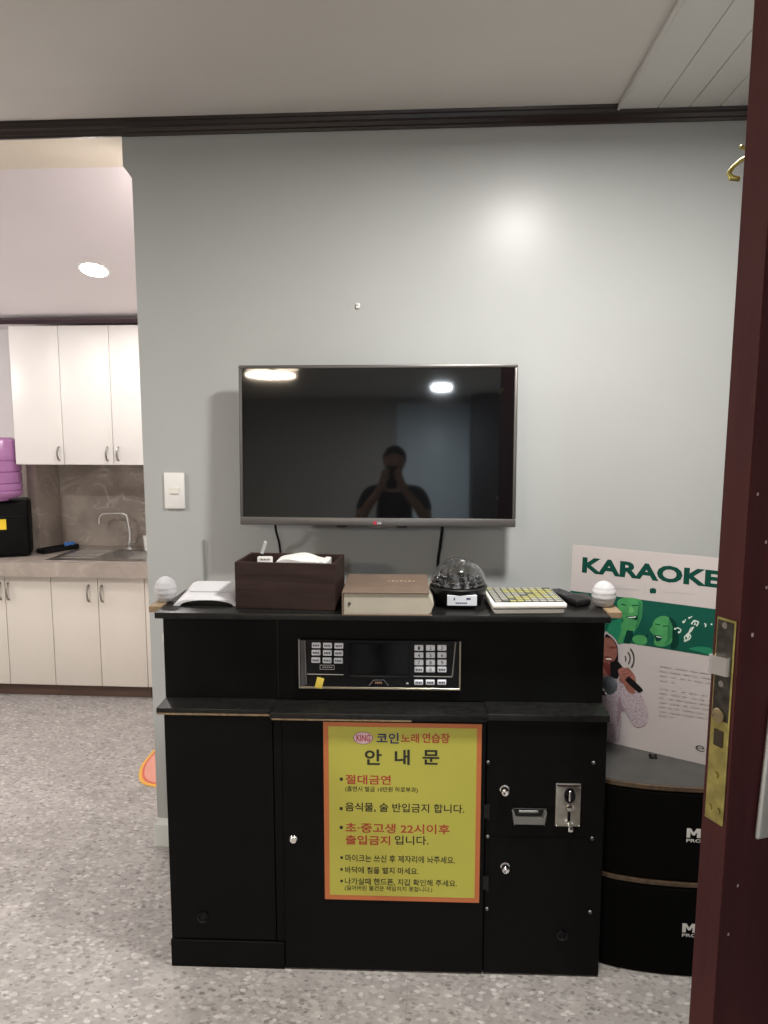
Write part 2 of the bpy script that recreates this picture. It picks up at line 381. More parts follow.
prk = [(0, 0), (0, -0.032), (0.012, -0.032), (0.02, -0.02), (0.03, -0.012), (0.03, 0)]
o = MB().prism(prk, (-4.6, 4.098, zs(4.12) + 0.0), (0, -1, 0), (0, 0, 1), (3.65, 0, 0)).build('trim_kitchen_crown', CROWNK); struct(o)
# recessed lamp on the slope
t = thing('recessed_lamp', (-1.644, 3.623, zs(3.623)), 'round lit recessed lamp in the sloping kitchen ceiling', 'ceiling lamp', rot=(-SLOPE, 0, 0))
MB().lathe([(0.062, 0.0), (0.080, 0.0), (0.080, -0.004), (0.070, -0.008), (0.062, -0.006)], seg=40, cap=False).build('trim_ring', WHITEP, t)
MB().lathe([(0, -0.001), (0.064, -0.001), (0.064, -0.005), (0, -0.006)], seg=40).build('diffuser', emat('lit_downlight', (1.0, 0.95, 0.9), 25), t)

t = thing('recessed_lamp', (-1.10, 3.02, zs(3.02)), 'added recessed fill lamp, unseen behind the grey wall', 'ceiling lamp', rot=(-SLOPE, 0, 0))  # invented fixture for the added kitchen fill light
MB().lathe([(0.062, 0.0), (0.080, 0.0), (0.080, -0.004), (0.070, -0.008), (0.062, -0.006)], seg=40, cap=False).build('trim_ring', WHITEP, t)
MB().lathe([(0, -0.001), (0.064, -0.001), (0.064, -0.005), (0, -0.006)], seg=40).build('diffuser', emat('fill_downlight_glow', (1.0, 0.95, 0.9), 14), t)
# globe added as kitchen fill light, over its left end, outside the frame
t = thing('globe_fill_lamp', (-3.45, 3.15, 1.95), 'added glowing globe fill lamp, unseen at the left end of the kitchen', 'fill lamp')
MB().sphere((0, 0, 0), 0.11, 40, 24).build('globe', emat('fill_globe_glow', (1.0, 0.96, 0.95), 38), t)
MB().tube([(0, 0, 0.105), (0, 0, 0.13), (0, 0, zs(3.15) - 1.95)], [0.02, 0.008, 0.004], 10).build('cord', BLACKP, t)

# ------------------------------------------------------------------ kitchen units
def bow_handle(parent, x, y, z0, z1):
    pts = [(x, y, z0), (x, y - 0.012, z0 + 0.004)] + [(x, y - 0.016 - 0.010 * math.sin(PI * k / 8), z0 + 0.008 + (z1 - z0 - 0.016) * k / 8) for k in range(9)] + [(x, y - 0.012, z1 - 0.004), (x, y, z1)]
    return MB().tube(pts, 0.0052, 8).build('handle', NICKEL, parent)
def cabinet(name, label, x0, x1, doors, yf, z0, z1, m, plinth, hand, hz, group, back):
    t = thing(name, ((x0 + x1) / 2, yf + 0.02, 0 if plinth else z0), label, 'cabinet', group)
    ox, oy, oz = t.location
    L = lambda a, b, c, d, e, f, bev=0: MB().box(a - ox, b - ox, c - oy, d - oy, e - oz, f - oz, bev)
    L(x0 + 0.001, x1 - 0.001, yf + 0.020, back, z0, z1).build('carcass', m, t, smooth=False)
    if plinth: L(x0 + 0.001, x1 - 0.001, yf + 0.045, yf + 0.065, 0.0, z0).build('plinth', TOE, t, smooth=False)
    for i, (a, b) in enumerate(doors):
        d = L(a + 0.0015, b - 0.0015, yf, yf + 0.018, z0 + 0.002, z1 - 0.002, 0.002).build('door', m, t)
        if hand[i] is not None: bow_handle(d, hand[i] - ox, yf - oy, hz[0] - oz, hz[1] - oz)
    return t
gb = 'cream base cabinets under the marble worktop'; gu = 'white wall cabinets over the sink'
YB = 4.05
cabinet('base_cabinet', 'cream two-door base cabinet at the left edge under the black dispenser', -2.715, -2.173, [(-2.715, -2.444), (-2.444, -2.173)], YB, 0.075, 0.718, CABW, True, (-2.468, -2.422), (0.575, 0.672), gb, YK - 0.02)
cabinet('base_cabinet', 'cream two-door base cabinet below the sink beside the grey wall', -2.173, -1.630, [(-2.173, -1.900), (-1.900, -1.630)], YB, 0.075, 0.718, CABW, True, (-1.952, -1.874), (0.572, 0.666), gb, YK - 0.02)
cabinet('base_cabinet', 'cream base cabinet mostly hidden behind the edge of the grey wall', -1.630, -1.050, [(-1.630, -1.340), (-1.340, -1.050)], YB, 0.075, 0.718, CABW, True, (-1.362, -1.318), (0.572, 0.666), gb, YK - 0.02)
YU = 4.10; zu0, zu1 = 1.340, 2.106
cabinet('wall_cabinet', 'white single-door wall cabinet farthest left, above the purple water jug', -2.365, -2.083, [(-2.365, -2.083)], YU, zu0, zu1, CABU, False, (-2.108,), (1.366, 1.440), gu, YK - 0.02)
cabinet('wall_cabinet', 'white two-door wall cabinet above the faucet beside the grey wall', -2.083, -1.511, [(-2.083, -1.797), (-1.797, -1.511)], YU, zu0, zu1, CABU, False, (-1.830, -1.768), (1.366, 1.440), gu, YK - 0.02)
cabinet('wall_cabinet', 'white wall cabinet hidden behind the edge of the grey wall', -1.511, -0.960, [(-1.511, -1.235), (-1.235, -0.960)], YU, zu0, zu1, CABU, False, (-1.26, -1.21), (1.366, 1.440), gu, YK - 0.02)
# worktop with a cut-out for the sink
sx0, sx1, sy0, sy1 = -2.19, -1.42, 4.075, 4.52
m = MB(); wz0, wz1 = 0.719, 0.800
m.box(-2.90, sx0, 4.0, YK - 0.013, wz0, wz1); m.box(sx1, -0.955, 4.0, YK - 0.013, wz0, wz1)
m.box(sx0, sx1, 4.0, sy0, wz0, wz1); m.box(sx0, sx1, sy1, YK - 0.013, wz0, wz1)
tag(m.build('worktop', MARB, smooth=False), 'brown-grey veined marble kitchen worktop with thick front edge', 'worktop')
t = thing('kitchen_sink', ((sx0 + sx1) / 2, (sy0 + sy1) / 2, wz1), 'stainless steel sink set into the marble worktop', 'sink')
hx, hy = (sx1 - sx0) / 2, (sy1 - sy0) / 2
m = MB(); e = 0.018
m.box(-hx - e, -0.12, -hy - e, hy + e, 0.0, 0.004, 0.001, 1); m.box(0.33, hx + e, -hy - e, hy + e, 0.0, 0.004, 0.001, 1)
m.box(-0.12, 0.33, -hy - e, -0.16, 0.0, 0.004); m.box(-0.12, 0.33, 0.13, hy + e, 0.0, 0.004)
for k in range(6): m.box(-hx + 0.03, -0.15, -0.15 + 0.05 * k, -0.14 + 0.05 * k, 0.003, 0.006)
m.build('sink_deck', STEEL, t)
m = MB(); m.box(-0.123, -0.12, -0.163, 0.133, -0.07, 0.003); m.box(0.33, 0.333, -0.163, 0.133, -0.07, 0.003); m.box(-0.12, 0.33, -0.163, -0.16, -0.07, 0.003)
m.box(-0.12, 0.33, 0.13, 0.133, -0.07, 0.003); m.box(-0.123, 0.333, -0.163, 0.133, -0.075, -0.07)
m.build('basin', STEEL, t)
t = thing('kitchen_faucet', (-1.885, 4.485, wz1 + 0.004), 'tall bent chrome faucet at the back of the sink', 'faucet')
MB().lathe([(0.022, 0), (0.022, 0.008), (0.014, 0.014), (0.013, 0.05), (0, 0.05)]).build('faucet_base', CHROME, t)
pts = [(0, 0, 0.03), (0, 0, 0.10), (-0.012, 0, 0.195)] + [(-0.012 - 0.035 * (1 - math.cos(a)), 0, 0.195 + 0.022 * math.sin(a)) for a in (0.4, 0.8, 1.2, 1.57)] + [(-0.15, 0, 0.215)] + [(-0.155 - 0.035 * math.sin(a), 0, 0.180 + 0.035 * math.cos(a)) for a in (0.3, 0.8, 1.2, 1.57)] + [(-0.192, 0, 0.150)]
MB().tube(pts, 0.0085, 14).build('spout', CHROME, t)
m = MB(); m.tube([(0.012, -0.004, 0.035), (0.045, -0.008, 0.040), (0.052, -0.008, 0.075)], [0.010, 0.008, 0.006]); m.build('lever', NICKEL, t)
t = MB().lathe([(0.0, 0), (0.030, 0), (0.037, 0.09), (0.034, 0.09), (0.028, 0.004), (0, 0.004)], seg=28).build('cup', WHITEP, None, (-1.735, 4.42, wz1 + 0.005)); tag(t, 'white cup beside the faucet, cut off by the grey wall', 'cup')
# dispenser, jug, tray, sponge
t = thing('water_dispenser', (-2.548, 4.232, wz1), 'black countertop water dispenser with yellow sticker at the left edge', 'water dispenser', rot=(0, 0, 0.40))
MB().box(-0.16, 0.16, -0.12, 0.11, 0.004, 0.330, 0.022, 4).build('housing', BLACKM, t)
MB().box(-0.14, 0.135, -0.124, -0.118, 0.235, 0.243, 0.001, 1).build('front_ledge', GLOSSB, t)
MB().box(-0.020, 0.040, -0.1225, -0.1195, 0.165, 0.225).build('sticker', mat('yellow_sticker', (0.78, 0.55, 0.02), 0.6), t, smooth=False)
for sx in (-1, 1):
    for sy in (-1, 1): MB().cyl((sx * 0.12, sy * 0.09, 0), (sx * 0.12, sy * 0.09, 0.012), 0.014).build('foot_pad', BLACKP, t)
PURP = mat('purple_plastic', (0.52, 0.24, 0.50), 0.22, var=0.08); b = PURP.node_tree.nodes['Principled BSDF']; b.inputs['Transmission Weight'].default_value = 0.35
jp = [(0, 0), (0.045, 0.0), (0.05, 0.015), (0.098, 0.02), (0.112, 0.032)]
for z in (0.06, 0.10, 0.165, 0.23): jp += [(0.118, z - 0.016), (0.118, z - 0.006), (0.112, z), (0.118, z + 0.006)]
jp += [(0.119, 0.275), (0.115, 0.31), (0.100, 0.345), (0.075, 0.360), (0, 0.362)]
t = MB().lathe(jp, seg=48).build('water_jug', PURP, None, (-2.495, 4.150, wz1 + 0.331)); tag(t, 'purple translucent water jug upended on the black dispenser', 'water jug')
t = thing('dish_tray', (-2.345, 4.275, wz1 + 0.001), 'low black tray beside the black dispenser behind the sink', 'tray', rot=(0, 0, math.radians(63)))
m = MB(); m.box(0.0, 0.24, -0.035, 0.035, 0.0, 0.006); m.box(0.0, 0.24, -0.035, -0.030, 0, 0.028); m.box(0, 0.24, 0.030, 0.035, 0, 0.028); m.box(0, 0.005, -0.035, 0.035, 0, 0.028); m.box(0.235, 0.24, -0.035, 0.035, 0, 0.028)
m.build('tray_body', BLACKP, t, smooth=False)
MB().tube([(0.0, 0.0, 0.02), (-0.02, 0, 0.03), (-0.03, 0.0, 0.012)], 0.006, 8).build('tray_hook', BLACKP, t)
t = MB().box(-0.028, 0.028, -0.020, 0.020, 0, 0.035, 0.006, 2).build('sponge', mat('blue_sponge', (0.07, 0.20, 0.60), 0.9, var=0.2, scale=120), None, (-2.345 + 0.20 * math.cos(math.radians(63)), 4.275 + 0.20 * math.sin(math.radians(63)), wz1 + 0.0085), (0, 0, math.radians(63))); tag(t, 'small blue sponge lying in the low black tray', 'sponge')

# floor mat peeping out behind the wall
t = thing('floor_mat', (-1.10, 3.30, 0.0005), 'pink floor mat with orange border peeping out behind the grey wall', 'floor mat')
def blob(sc, off=0):
    base = [(-0.25, -0.07), (-0.255, 0.05), (-0.25, 0.15), (-0.20, 0.27), (-0.08, 0.32), (0.08, 0.25), (0.15, 0.05), (0.12, -0.15), (0.0, -0.25), (-0.10, -0.255), (-0.17, -0.235), (-0.215, -0.18)]
    out = []
    n = len(base)
    for i in range(n):
        p0, p1, p2, p3 = base[i - 1], base[i], base[(i + 1) % n], base[(i + 2) % n]
        for k in range(6):
            u = k / 6
            out.append(tuple(sc * 0.5 * ((2 * p1[j]) + (p2[j] - p0[j]) * u + (2 * p0[j] - 5 * p1[j] + 4 * p2[j] - p3[j]) * u * u + (3 * p1[j] - p0[j] - 3 * p2[j] + p3[j]) * u ** 3) for j in (0, 1)))
    return out
MB().prism(blob(1.0), (0, 0, 0), (1, 0, 0), (0, 1, 0), (0, 0, 0.004)).build('orange_border', mat('mat_orange', (0.70, 0.38, 0.07), 0.7), t)
MB().prism(blob(0.95), (0.000, 0.004, 0.004), (1, 0, 0), (0, 1, 0), (0, 0, 0.001)).build('red_line', mat('mat_red', (0.60, 0.12, 0.09), 0.7), t)
MB().prism(blob(0.915), (0.000, 0.006, 0.005), (1, 0, 0), (0, 1, 0), (0, 0, 0.001)).build('pink_field', mat('mat_pink', (0.66, 0.30, 0.23), 0.7), t)

# ------------------------------------------------------------------ karaoke machine
A = Vector((-0.763, 1.993, 0)); RZ = math.radians(1.759)
con = thing('karaoke_machine', A, 'black coin karaoke cabinet with keypad panel and coin slot', 'karaoke machine', rot=(0, 0, RZ))
MC = Matrix.Translation(A) @ Matrix.Rotation(RZ, 4, 'Z')
e1 = Vector((math.cos(RZ), math.sin(RZ), 0)); nY = Vector((-math.sin(RZ), math.cos(RZ), 0))
def onF(u, v, off=0.0):                     # a pixel measured on a plane parallel to the machine's front
    d = hit(u, v, A + nY * off, nY) - A
    return d.dot(e1), d.z
W = 1.239
MB().box(0.0, W, 0.012, 0.30, 0.0, 0.768, 0.002, 1).build('lower_body', BLACKW, con)
m = MB(); m.box(-0.018, W + 0.004, 0.080, 0.295, 0.786, 1.037, 0.002, 1); m.build('upper_body', BLACKW, con)
MB().box(-0.022, W + 0.006, 0.022, 0.31, 1.037, 1.055, 0.003, 2).build('top_board', BLACKT, con)
m = MB(); m.box(-0.018, 0.308, -0.004, 0.30, 0.770, 0.787, 0.003, 2); m.build('ledge_board', BLACKT, con)
MB().box(0.306, 0.910, -0.020, 0.30, 0.766, 0.785, 0.003, 2).build('ledge_board', BLACKT, con)
MB().box(0.908, W + 0.004, -0.012, 0.30, 0.768, 0.788, 0.003, 2).build('ledge_board', BLACKT, con)
MB().box(-0.016, 0.306, -0.0052, -0.0035, 0.7685, 0.7735).build('worn_edge', EDGEB, con, smooth=False)['label'] = 'bare worn chipboard edge strip'
MB().box(0.312, 0.700, -0.0212, -0.0195, 0.7645, 0.7685).build('worn_edge', EDGEB, con, smooth=False)['label'] = 'bare worn chipboard edge strip'
# lower fronts
MB().box(0.003, 0.310, -0.001, 0.012, 0.088, 0.766, 0.0015, 1).build('side_panel', BLACKW, con)
MB().box(0.000, 0.333, -0.004, 0.012, 0.0, 0.084, 0.0015, 1).build('kick_board', BLACKW, con)
d = MB().box(0.336, 0.906, -0.003, 0.012, 0.004, 0.764, 0.0015, 1); d.box(0.313, 0.336, -0.003, 0.012, 0.088, 0.764, 0.0015, 1)
door = d.build('front_door', BLACKW, con)
m = MB(); m.lathe([(0.012, 0), (0.012, 0.010), (0.009, 0.014), (0, 0.014)], M=Matrix.Translation((0.366, -0.003, 0.408)) @ Matrix.Rotation(PI / 2, 4, 'X')); m.box(0.3645, 0.3675, -0.0185, -0.0165, 0.402, 0.414)
m.build('door_lock', CHROME, door)
MB().box(0.910, W, -0.001, 0.012, 0.004, 0.766, 0.0015, 1).build('coin_panel', BLACKM, con)
pa = MB().box(0.922, 1.213, -0.0022, 0.0, 0.428, 0.646).build('coin_door', BLACKM, con)
pb = MB().box(0.922, 1.213, -0.0022, 0.0, 0.212, 0.424).build('cash_door', BLACKM, con)
for par, (lx, lz) in ((pa, (0.960, 0.566)), (pb, (0.966, 0.336))):
    m = MB(); M = Matrix.Translation((lx, -0.004, lz)) @ Matrix.Rotation(PI / 2, 4, 'X')
    m.lathe([(0.0135, 0), (0.0135, 0.003), (0.0105, 0.006), (0.0100, 0.020), (0.006, 0.022), (0, 0.020)], M=M)
    m.build('lock', CHROME, par)
for hz in (0.50, 0.285):
    m = MB(); m.cyl((0.9175, -0.006, hz - 0.022), (0.9175, -0.006, hz + 0.022), 0.0042, seg=12); m.box(0.905, 0.918, -0.005, -0.002, hz - 0.02, hz + 0.02)
    m.build('hinge', mat('black_hinge', (0.03, 0.03, 0.03), 0.3, 0.8), con)
for (sx, sz) in ((0.9135, 0.644), (1.204, 0.648), (0.916, 0.424), (1.207, 0.425), (0.9175, 0.205), (1.209, 0.203)):
    m = MB(); m.lathe([(0.0058, 0), (0.0055, 0.002), (0.0035, 0.0042), (0, 0.0048)], seg=16, M=Matrix.Translation((sx, -0.003, sz)) @ Matrix.Rotation(PI / 2, 4, 'X'))
    m.build('screw', mat('grey_screw', (0.20, 0.20, 0.20), 0.35, 0.9), con)
# round black vent plugs low on the fronts
for (sx, sz, nm) in ((0.097, 0.156, 'round_plug'), (1.133, 0.130, 'round_plug')):
    m = MB(); m.lathe([(0.017, 0), (0.017, 0.004), (0.012, 0.006), (0.009, 0.002), (0, 0.002)], seg=24, M=Matrix.Translation((sx, -0.001, sz)) @ Matrix.Rotation(PI / 2, 4, 'X')); m.build(nm, GLOSSB, con)
# bill slot
bs = MB(); bs.box(0.984, 1.080, -0.006, -0.003, 0.468, 0.512, 0.002, 1)
bs = bs.build('bill_slot', mat('black_slot', (0.004, 0.004, 0.004), 0.3), pa)
m = MB(); m.prism([(0.987, 0.4695), (1.070, 0.4695), (1.067, 0.488), (0.990, 0.488)], (0, -0.006, 0), (1, 0, 0), (0, 0, 1), (0, -0.010, 0))
m.prism([(0.987, 0.4695), (0.981, 0.508), (0.986, 0.508), (0.993, 0.488)], (0, -0.006, 0), (1, 0, 0), (0, 0, 1), (0, -0.016, 0)); m.prism([(1.070, 0.4695), (1.076, 0.508), (1.071, 0.508), (1.064, 0.488)], (0, -0.006, 0), (1, 0, 0), (0, 0, 1), (0, -0.016, 0))
m.box(1.0, 1.054, -0.010, -0.006, 0.500, 0.507, 0.001, 1)
m.build('slot_guide', mat('grey_slot_metal', (0.30, 0.30, 0.28), 0.45, 0.8), bs)
# coin acceptor
cp = MB().box(1.1015, 1.171, -0.010, -0.003, 0.462, 0.588, 0.003, 2).build('coin_acceptor', mat('satin_coin_plate', (0.40, 0.38, 0.34), 0.36, 0.9, var=0.12, scale=40), pa)
m = MB(); m.box(1.1025, 1.170, -0.013, -0.009, 0.580, 0.588, 0.001, 1)
for zz in (0.466, 0.580):
    for xx in (1.1055, 1.167): MB().sphere((xx, -0.011, zz), 0.003, 12, 8).build('rim_screw', CHROME, cp)
m.build('plate_rim', CHROME, cp)
m = MB(); m.lathe([(0.018, 0), (0.018, 0.004), (0.013, 0.006), (0, 0.003)], seg=32, M=Matrix.Translation((1.1395, -0.010, 0.555)) @ Matrix.Rotation(PI / 2, 4, 'X') @ Matrix.Diagonal((0.85, 1.2, 1, 1))); m.build('coin_cup', GLOSSB, cp)
m = MB(); m.box(1.1365, 1.1435, -0.020, -0.010, 0.540, 0.572, 0.002, 1); m.lathe([(0.007, 0), (0.007, 0.006), (0, 0.007)], seg=20, M=Matrix.Translation((1.139, -0.010, 0.520)) @ Matrix.Rotation(PI / 2, 4, 'X'))
for s in (-1, 1): m.prism([(1.139 + s * 0.012, 0.512), (1.139 + s * 0.017, 0.520), (1.139 + s * 0.012, 0.528), (1.139 + s * 0.010, 0.520)], (0, -0.010, 0), (1, 0, 0), (0, 0, 1), (0, -0.005, 0))
m.build('coin_slot_lip', CHROME, cp)
m = MB(); m.box(1.1355, 1.1435, -0.012, -0.009, 0.478, 0.506, 0.001, 1); m.build('return_slot', GLOSSB, cp)
m = MB(); m.prism([(1.126, 0.474), (1.1345, 0.474), (1.1345, 0.484), (1.128, 0.482)], (0, -0.010, 0), (1, 0, 0), (0, 0, 1), (0, -0.006, 0)); m.prism([(1.152, 0.474), (1.1445, 0.474), (1.1445, 0.484), (1.150, 0.482)], (0, -0.010, 0), (1, 0, 0), (0, 0, 1), (0, -0.006, 0))
m.box(1.136, 1.150, -0.022, -0.010, 0.452, 0.466, 0.003, 2); m.build('return_lever', CHROME, cp)
# control panel: crop pixels (290+px/4.267, 625+py/4.267) measured on the upper front
YP = 0.080
def cpx(px, py): return onF(290 + px / 4.267, 625 + py / 4.267, YP)
x0, z1 = cpx(40, 56); x1, z0 = cpx(724, 270)
pn = MB().box(x0, x1, YP - 0.008, YP + 0.001, z0, z1, 0.002, 1).build('control_panel', GLOSSB, con)
GOLDE = mat('gold_grey_edge', (0.42, 0.37, 0.28), 0.32, 0.9); SILE = mat('silver_edge', (0.36, 0.36, 0.36), 0.3, 0.9)
m = MB(); m.box(x0 - 0.002, x1 + 0.002, YP - 0.012, YP, z0 - 0.003, z0 + 0.003, 0.001, 1); m.box(x1 - 0.003, x1 + 0.002, YP - 0.012, YP, z0, z1 - 0.002, 0.001, 1)
m.build('panel_trim', GOLDE, pn)['label'] = 'thin gold panel edging'
m = MB(); m.box(x0 - 0.002, x0 + 0.0025, YP - 0.012, YP, z0, z1, 0.001, 1)
m.build('panel_trim', SILE, pn)
for (pa_, pb_) in (((66, 62), (72, 250)), ((706, 70), (692, 215))):
    a = cpx(*pa_); b = cpx(*pb_); MB().tube([(a[0], YP - 0.009, a[1]), (b[0], YP - 0.009, b[1])], 0.0022, 8).build('panel_trim', SILE, pn)
a = cpx(42, 60); b = cpx(70, 255)
MB().box(a[0] + 0.002, b[0] - 0.002, YP - 0.0105, YP - 0.006, b[1], a[1], 0.001, 1).build('end_cap', mat('grey_cap', (0.06, 0.06, 0.062), 0.35), pn)
for (pa_, pb_, r) in (((75, 205), (230, 208), 0.0024), ((528, 214), (690, 217), 0.0026)):
    a = cpx(*pa_); b = cpx(*pb_); MB().tube([(a[0], YP - 0.009, a[1]), (b[0], YP - 0.009, b[1])], r, 8).build('divider_bar', CHROME, pn)
a = cpx(252, 74); b = cpx(508, 208)
MB().box(a[0], b[0], YP - 0.0095, YP - 0.006, b[1], a[1], 0.001, 1).build('display_window', mat('display_glass', (0.002, 0.002, 0.004), 0.10, var=0, spec=0.2), pn)
a = cpx(258, 209); b = cpx(510, 222)
MB().box(a[0], b[0], YP - 0.0125, YP - 0.006, b[1], a[1], 0.002, 2).build('display_sill', BLACKP, pn)
KEYM = mat('pale_key', (0.76, 0.79, 0.86), 0.4, var=0.02); KINK = mat('key_ink', (0.03, 0.03, 0.04), 0.6, var=0)
def key(cx, cy, text=None, w_=0.0255, h_=0.0165):
    x, z = cpx(cx, cy)
    k = MB().box(x - w_ / 2, x + w_ / 2, YP - 0.0125, YP - 0.006, z - h_ / 2, z + h_ / 2, 0.0022, 2).build('key', KEYM, pn)
    if text:
        lettering('key_print', [(text, x - 0.0032 if len(text) == 1 else x - 0.007, x + 0.0032 if len(text) == 1 else x + 0.007, z - 0.0050, z + 0.0050, 0.01)], KINK, k, YP - 0.0128)
    else:
        m = MB()
        for q in range(4): m.box(x - 0.009 + 0.0047 * q, x - 0.0058 + 0.0047 * q, YP - 0.0128, YP - 0.0124, z - 0.003, z + 0.003)
        m.build('key_print', KINK, k, smooth=False)
for r_, (cy) in enumerate((82, 113, 145)):
    for c_, cx in enumerate((114, 162, 210)): key(cx - r_, cy + c_ * 1.2)
nums = ['1', '2', '3', '4', '5', '6', '7', '8', '9', None, '0', None]
for r_, cy in enumerate((93, 124, 155, 185)):
    for c_, cx in enumerate((550, 599, 648)): key(cx, cy, nums[r_ * 3 + c_])
for cx in (549, 598, 647): key(cx, 239.5, None, 0.0255, 0.0150)
x, z = cpx(160, 176)
m = MB(); q = 0.0012
m.box(x - 0.021, x + 0.021, YP - 0.0095, YP - 0.007, z + 0.0055, z + 0.0067); m.box(x - 0.021, x + 0.021, YP - 0.0095, YP - 0.007, z - 0.0067, z - 0.0055); m.box(x - 0.021, x - 0.0198, YP - 0.0095, YP - 0.007, z - 0.0067, z + 0.0067); m.box(x + 0.0198, x + 0.021, YP - 0.0095, YP - 0.007, z - 0.0067, z + 0.0067)
for q in range(5): m.box(x - 0.013 + 0.006 * q, x - 0.009 + 0.006 * q, YP - 0.0092, YP - 0.007, z - 0.0015, z + 0.0015)
m.build('label_frame', mat('pale_print', (0.55, 0.55, 0.55), 0.5, var=0), pn, smooth=False)
x, z = cpx(128, 241)
MB().box(-0.0105, 0.0105, -0.002, 0.002, -0.016, 0.016, 0.0018, 2).build('yellow_tab', mat('yellow_tab', (0.85, 0.66, 0.10), 0.5), pn, (x, YP - 0.0115, z), (0, math.radians(14), 0))
pts = [cpx(a_, b_) for a_, b_ in ((338, 254), (358, 230), (402, 230), (420, 254))]
MB().tube([(p[0], YP - 0.009, p[1]) for p in pts], 0.0010, 6).build('emblem_outline', SILE, pn)
x, z = cpx(378, 242); lettering('emblem', [('MM', x - 0.0095, x + 0.0095, z - 0.0035, z + 0.0035, 0.01)], mat('copper_print', (0.50, 0.30, 0.20), 0.4, 0.4), pn, YP - 0.0088)
x, z = cpx(501, 245); MB().prism([(x - 0.004, z - 0.002), (x + 0.004, z - 0.002), (x + 0.002, z + 0.003), (x - 0.002, z + 0.003)], (0, YP - 0.008, 0), (1, 0, 0), (0, 0, 1), (0, -0.001, 0)).build('indicator_mark', mat('pale_print2', (0.6, 0.6, 0.6), 0.5), pn, smooth=False)
# seam strip of the upper front and microphone ledges
m = MB(); m.box(0.313, 0.315, 0.0785, 0.081, 0.79, 1.036); m.build('front_seam', BLACKT, con, smooth=False)
LEDG = wood('bare_ledge_board', (0.20, 0.135, 0.075), (0.30, 0.215, 0.13), 0.6, 1, 5)
MB().box(-0.060, -0.022, 0.085, 0.22, 1.0385, 1.0570, 0.0015, 1).build('microphone_ledge', LEDG, con)['label'] = 'bare brown board at the side'
MB().box(1.2452, 1.287, 0.070, 0.22, 1.0385, 1.0570, 0.0015, 1).build('microphone_ledge', LEDG, con)['label'] = 'bare brown board at the side'
m = MB(); a = onF(161, 637, 0.13); m.box(-0.034, -0.0185, 0.118, 0.138, a[1] - 0.014, a[1] + 0.014, 0.002, 1); m.build('side_catch', WHITEP, con)['label'] = 'small white catch on the left side'
# covered microphones on the ledges
def world(s_, y_, z_): return MC @ Vector((s_, y_, z_))
def covered_mic(s_, y_, zb, rx, rz, label, lean):
    t = thing('covered_microphone', world(s_, y_, zb), label, 'microphone', 'white covered microphones on the side ledges', (0, 0, RZ))
    pr = []
    n = 26
    for k in range(n + 1):
        a = -PI / 2 * 0.62 + (PI / 2 * 1.62) * k / n
        rr = rx * math.cos(a) if k < n else 0
        wob = 1.0 + (0.022 if (k % 4) < 2 else -0.012)
        pr.append((max(0, rr * wob) if k < n else 0, rz * (math.sin(a) + math.sin(PI / 2 * 0.62)) / (1 + math.sin(PI / 2 * 0.62)) * 1.0))
    MB().lathe(pr, seg=36).build('foam_cover', mat('white_foam', (0.50, 0.495, 0.51), 0.9, var=0.06, scale=60, bump=0.5, bscale=260), t, ang=1.2)
    MB().lathe([(rx * 0.50, 0.0), (rx * 0.52, 0.0), (rx * 0.56, 0.006), (rx * 0.5, 0.006)], seg=24).build('collar', BLACKP, t)
covered_mic(-0.030, 0.150, 1.0575, 0.0325, 0.074, 'white foam covered microphone on the left ledge beside the router', 0)
covered_mic(1.2520, 0.140, 1.0575, 0.034, 0.073, 'white foam covered microphone on the right ledge before the karaoke poster', 0)
# spare microphone hung at the right side
t = thing('microphone', world(1.280, 0.235, 0.785), 'microphone with blue-grey grille hung at the right side before the poster', 'microphone', rot=(0, 0, RZ))
ax = Vector((-0.80, 0.10, -0.60)).normalized()
MB().sphere((0.018, 0, 0), 0.0285, 28, 20).build('grille', mat('blue_grey_grille', (0.13, 0.16, 0.185), 0.5, 0.4, var=0.2, scale=200, bump=0.5, bscale=700), t)
c0 = Vector((0.018, 0, 0)) + ax * 0.012
q = ax.to_track_quat('Z', 'Y').to_matrix().to_4x4()
MB().lathe([(0.0245, 0.0), (0.0290, 0.001), (0.0290, 0.006), (0.0245, 0.007)], seg=32, M=Matrix.Translation(c0) @ q, cap=False).build('ring', CHROME, t)
MB().tube([c0 + ax * 0.006, c0 + ax * 0.02, c0 + ax * 0.023 + Vector((0, 0.03, -0.03)), c0 + ax * 0.023 + Vector((0, 0.09, -0.09))], [0.024, 0.016, 0.0125, 0.010], 20).build('handle', BLACKP, t)

# ------------------------------------------------------------------ notice sheet on the front door
nx0, nz1 = 0.4535, 0.7545; NW, NH = 0.4410, 0.5310
nt_ = thing('notice_sheet', world(nx0, -0.0036, nz1 - NH), 'yellow Korean notice sheet with orange border on the black cabinet', 'notice', rot=(0, 0, RZ))
MB().box(0, NW, -0.0012, 0, 0, NH).build('sheet', mat('notice_orange', (0.55, 0.165, 0.055), 0.45, var=0.04), nt_, smooth=False)
MB().box(0.0145, NW - 0.0135, -0.0017, -0.0011, 0.0145, NH - 0.0125).build('yellow_field', mat('notice_yellow', (0.50, 0.475, 0.075), 0.45, var=0.03, scale=4), nt_, smooth=False)
def nb(px0, py0, px1, py1):                  # box in the notice, from a crop of the photo
    def cx(px, py): l = 52 + (py - 42) / 723 * 23; r = 687 - (py - 60) / 718 * 2; return (px - l) / (r - l) * NW
    def cz(px, py): t_ = 42 + (px - 52) / 635 * 18; b_ = 765 + (px - 75) / 610 * 13; return NH * (1 - (py - t_) / (b_ - t_))
    my = (py0 + py1) / 2; mx = (px0 + px1) / 2
    return cx(px0, my), cx(px1, my), cz(mx, py1), cz(mx, py0)
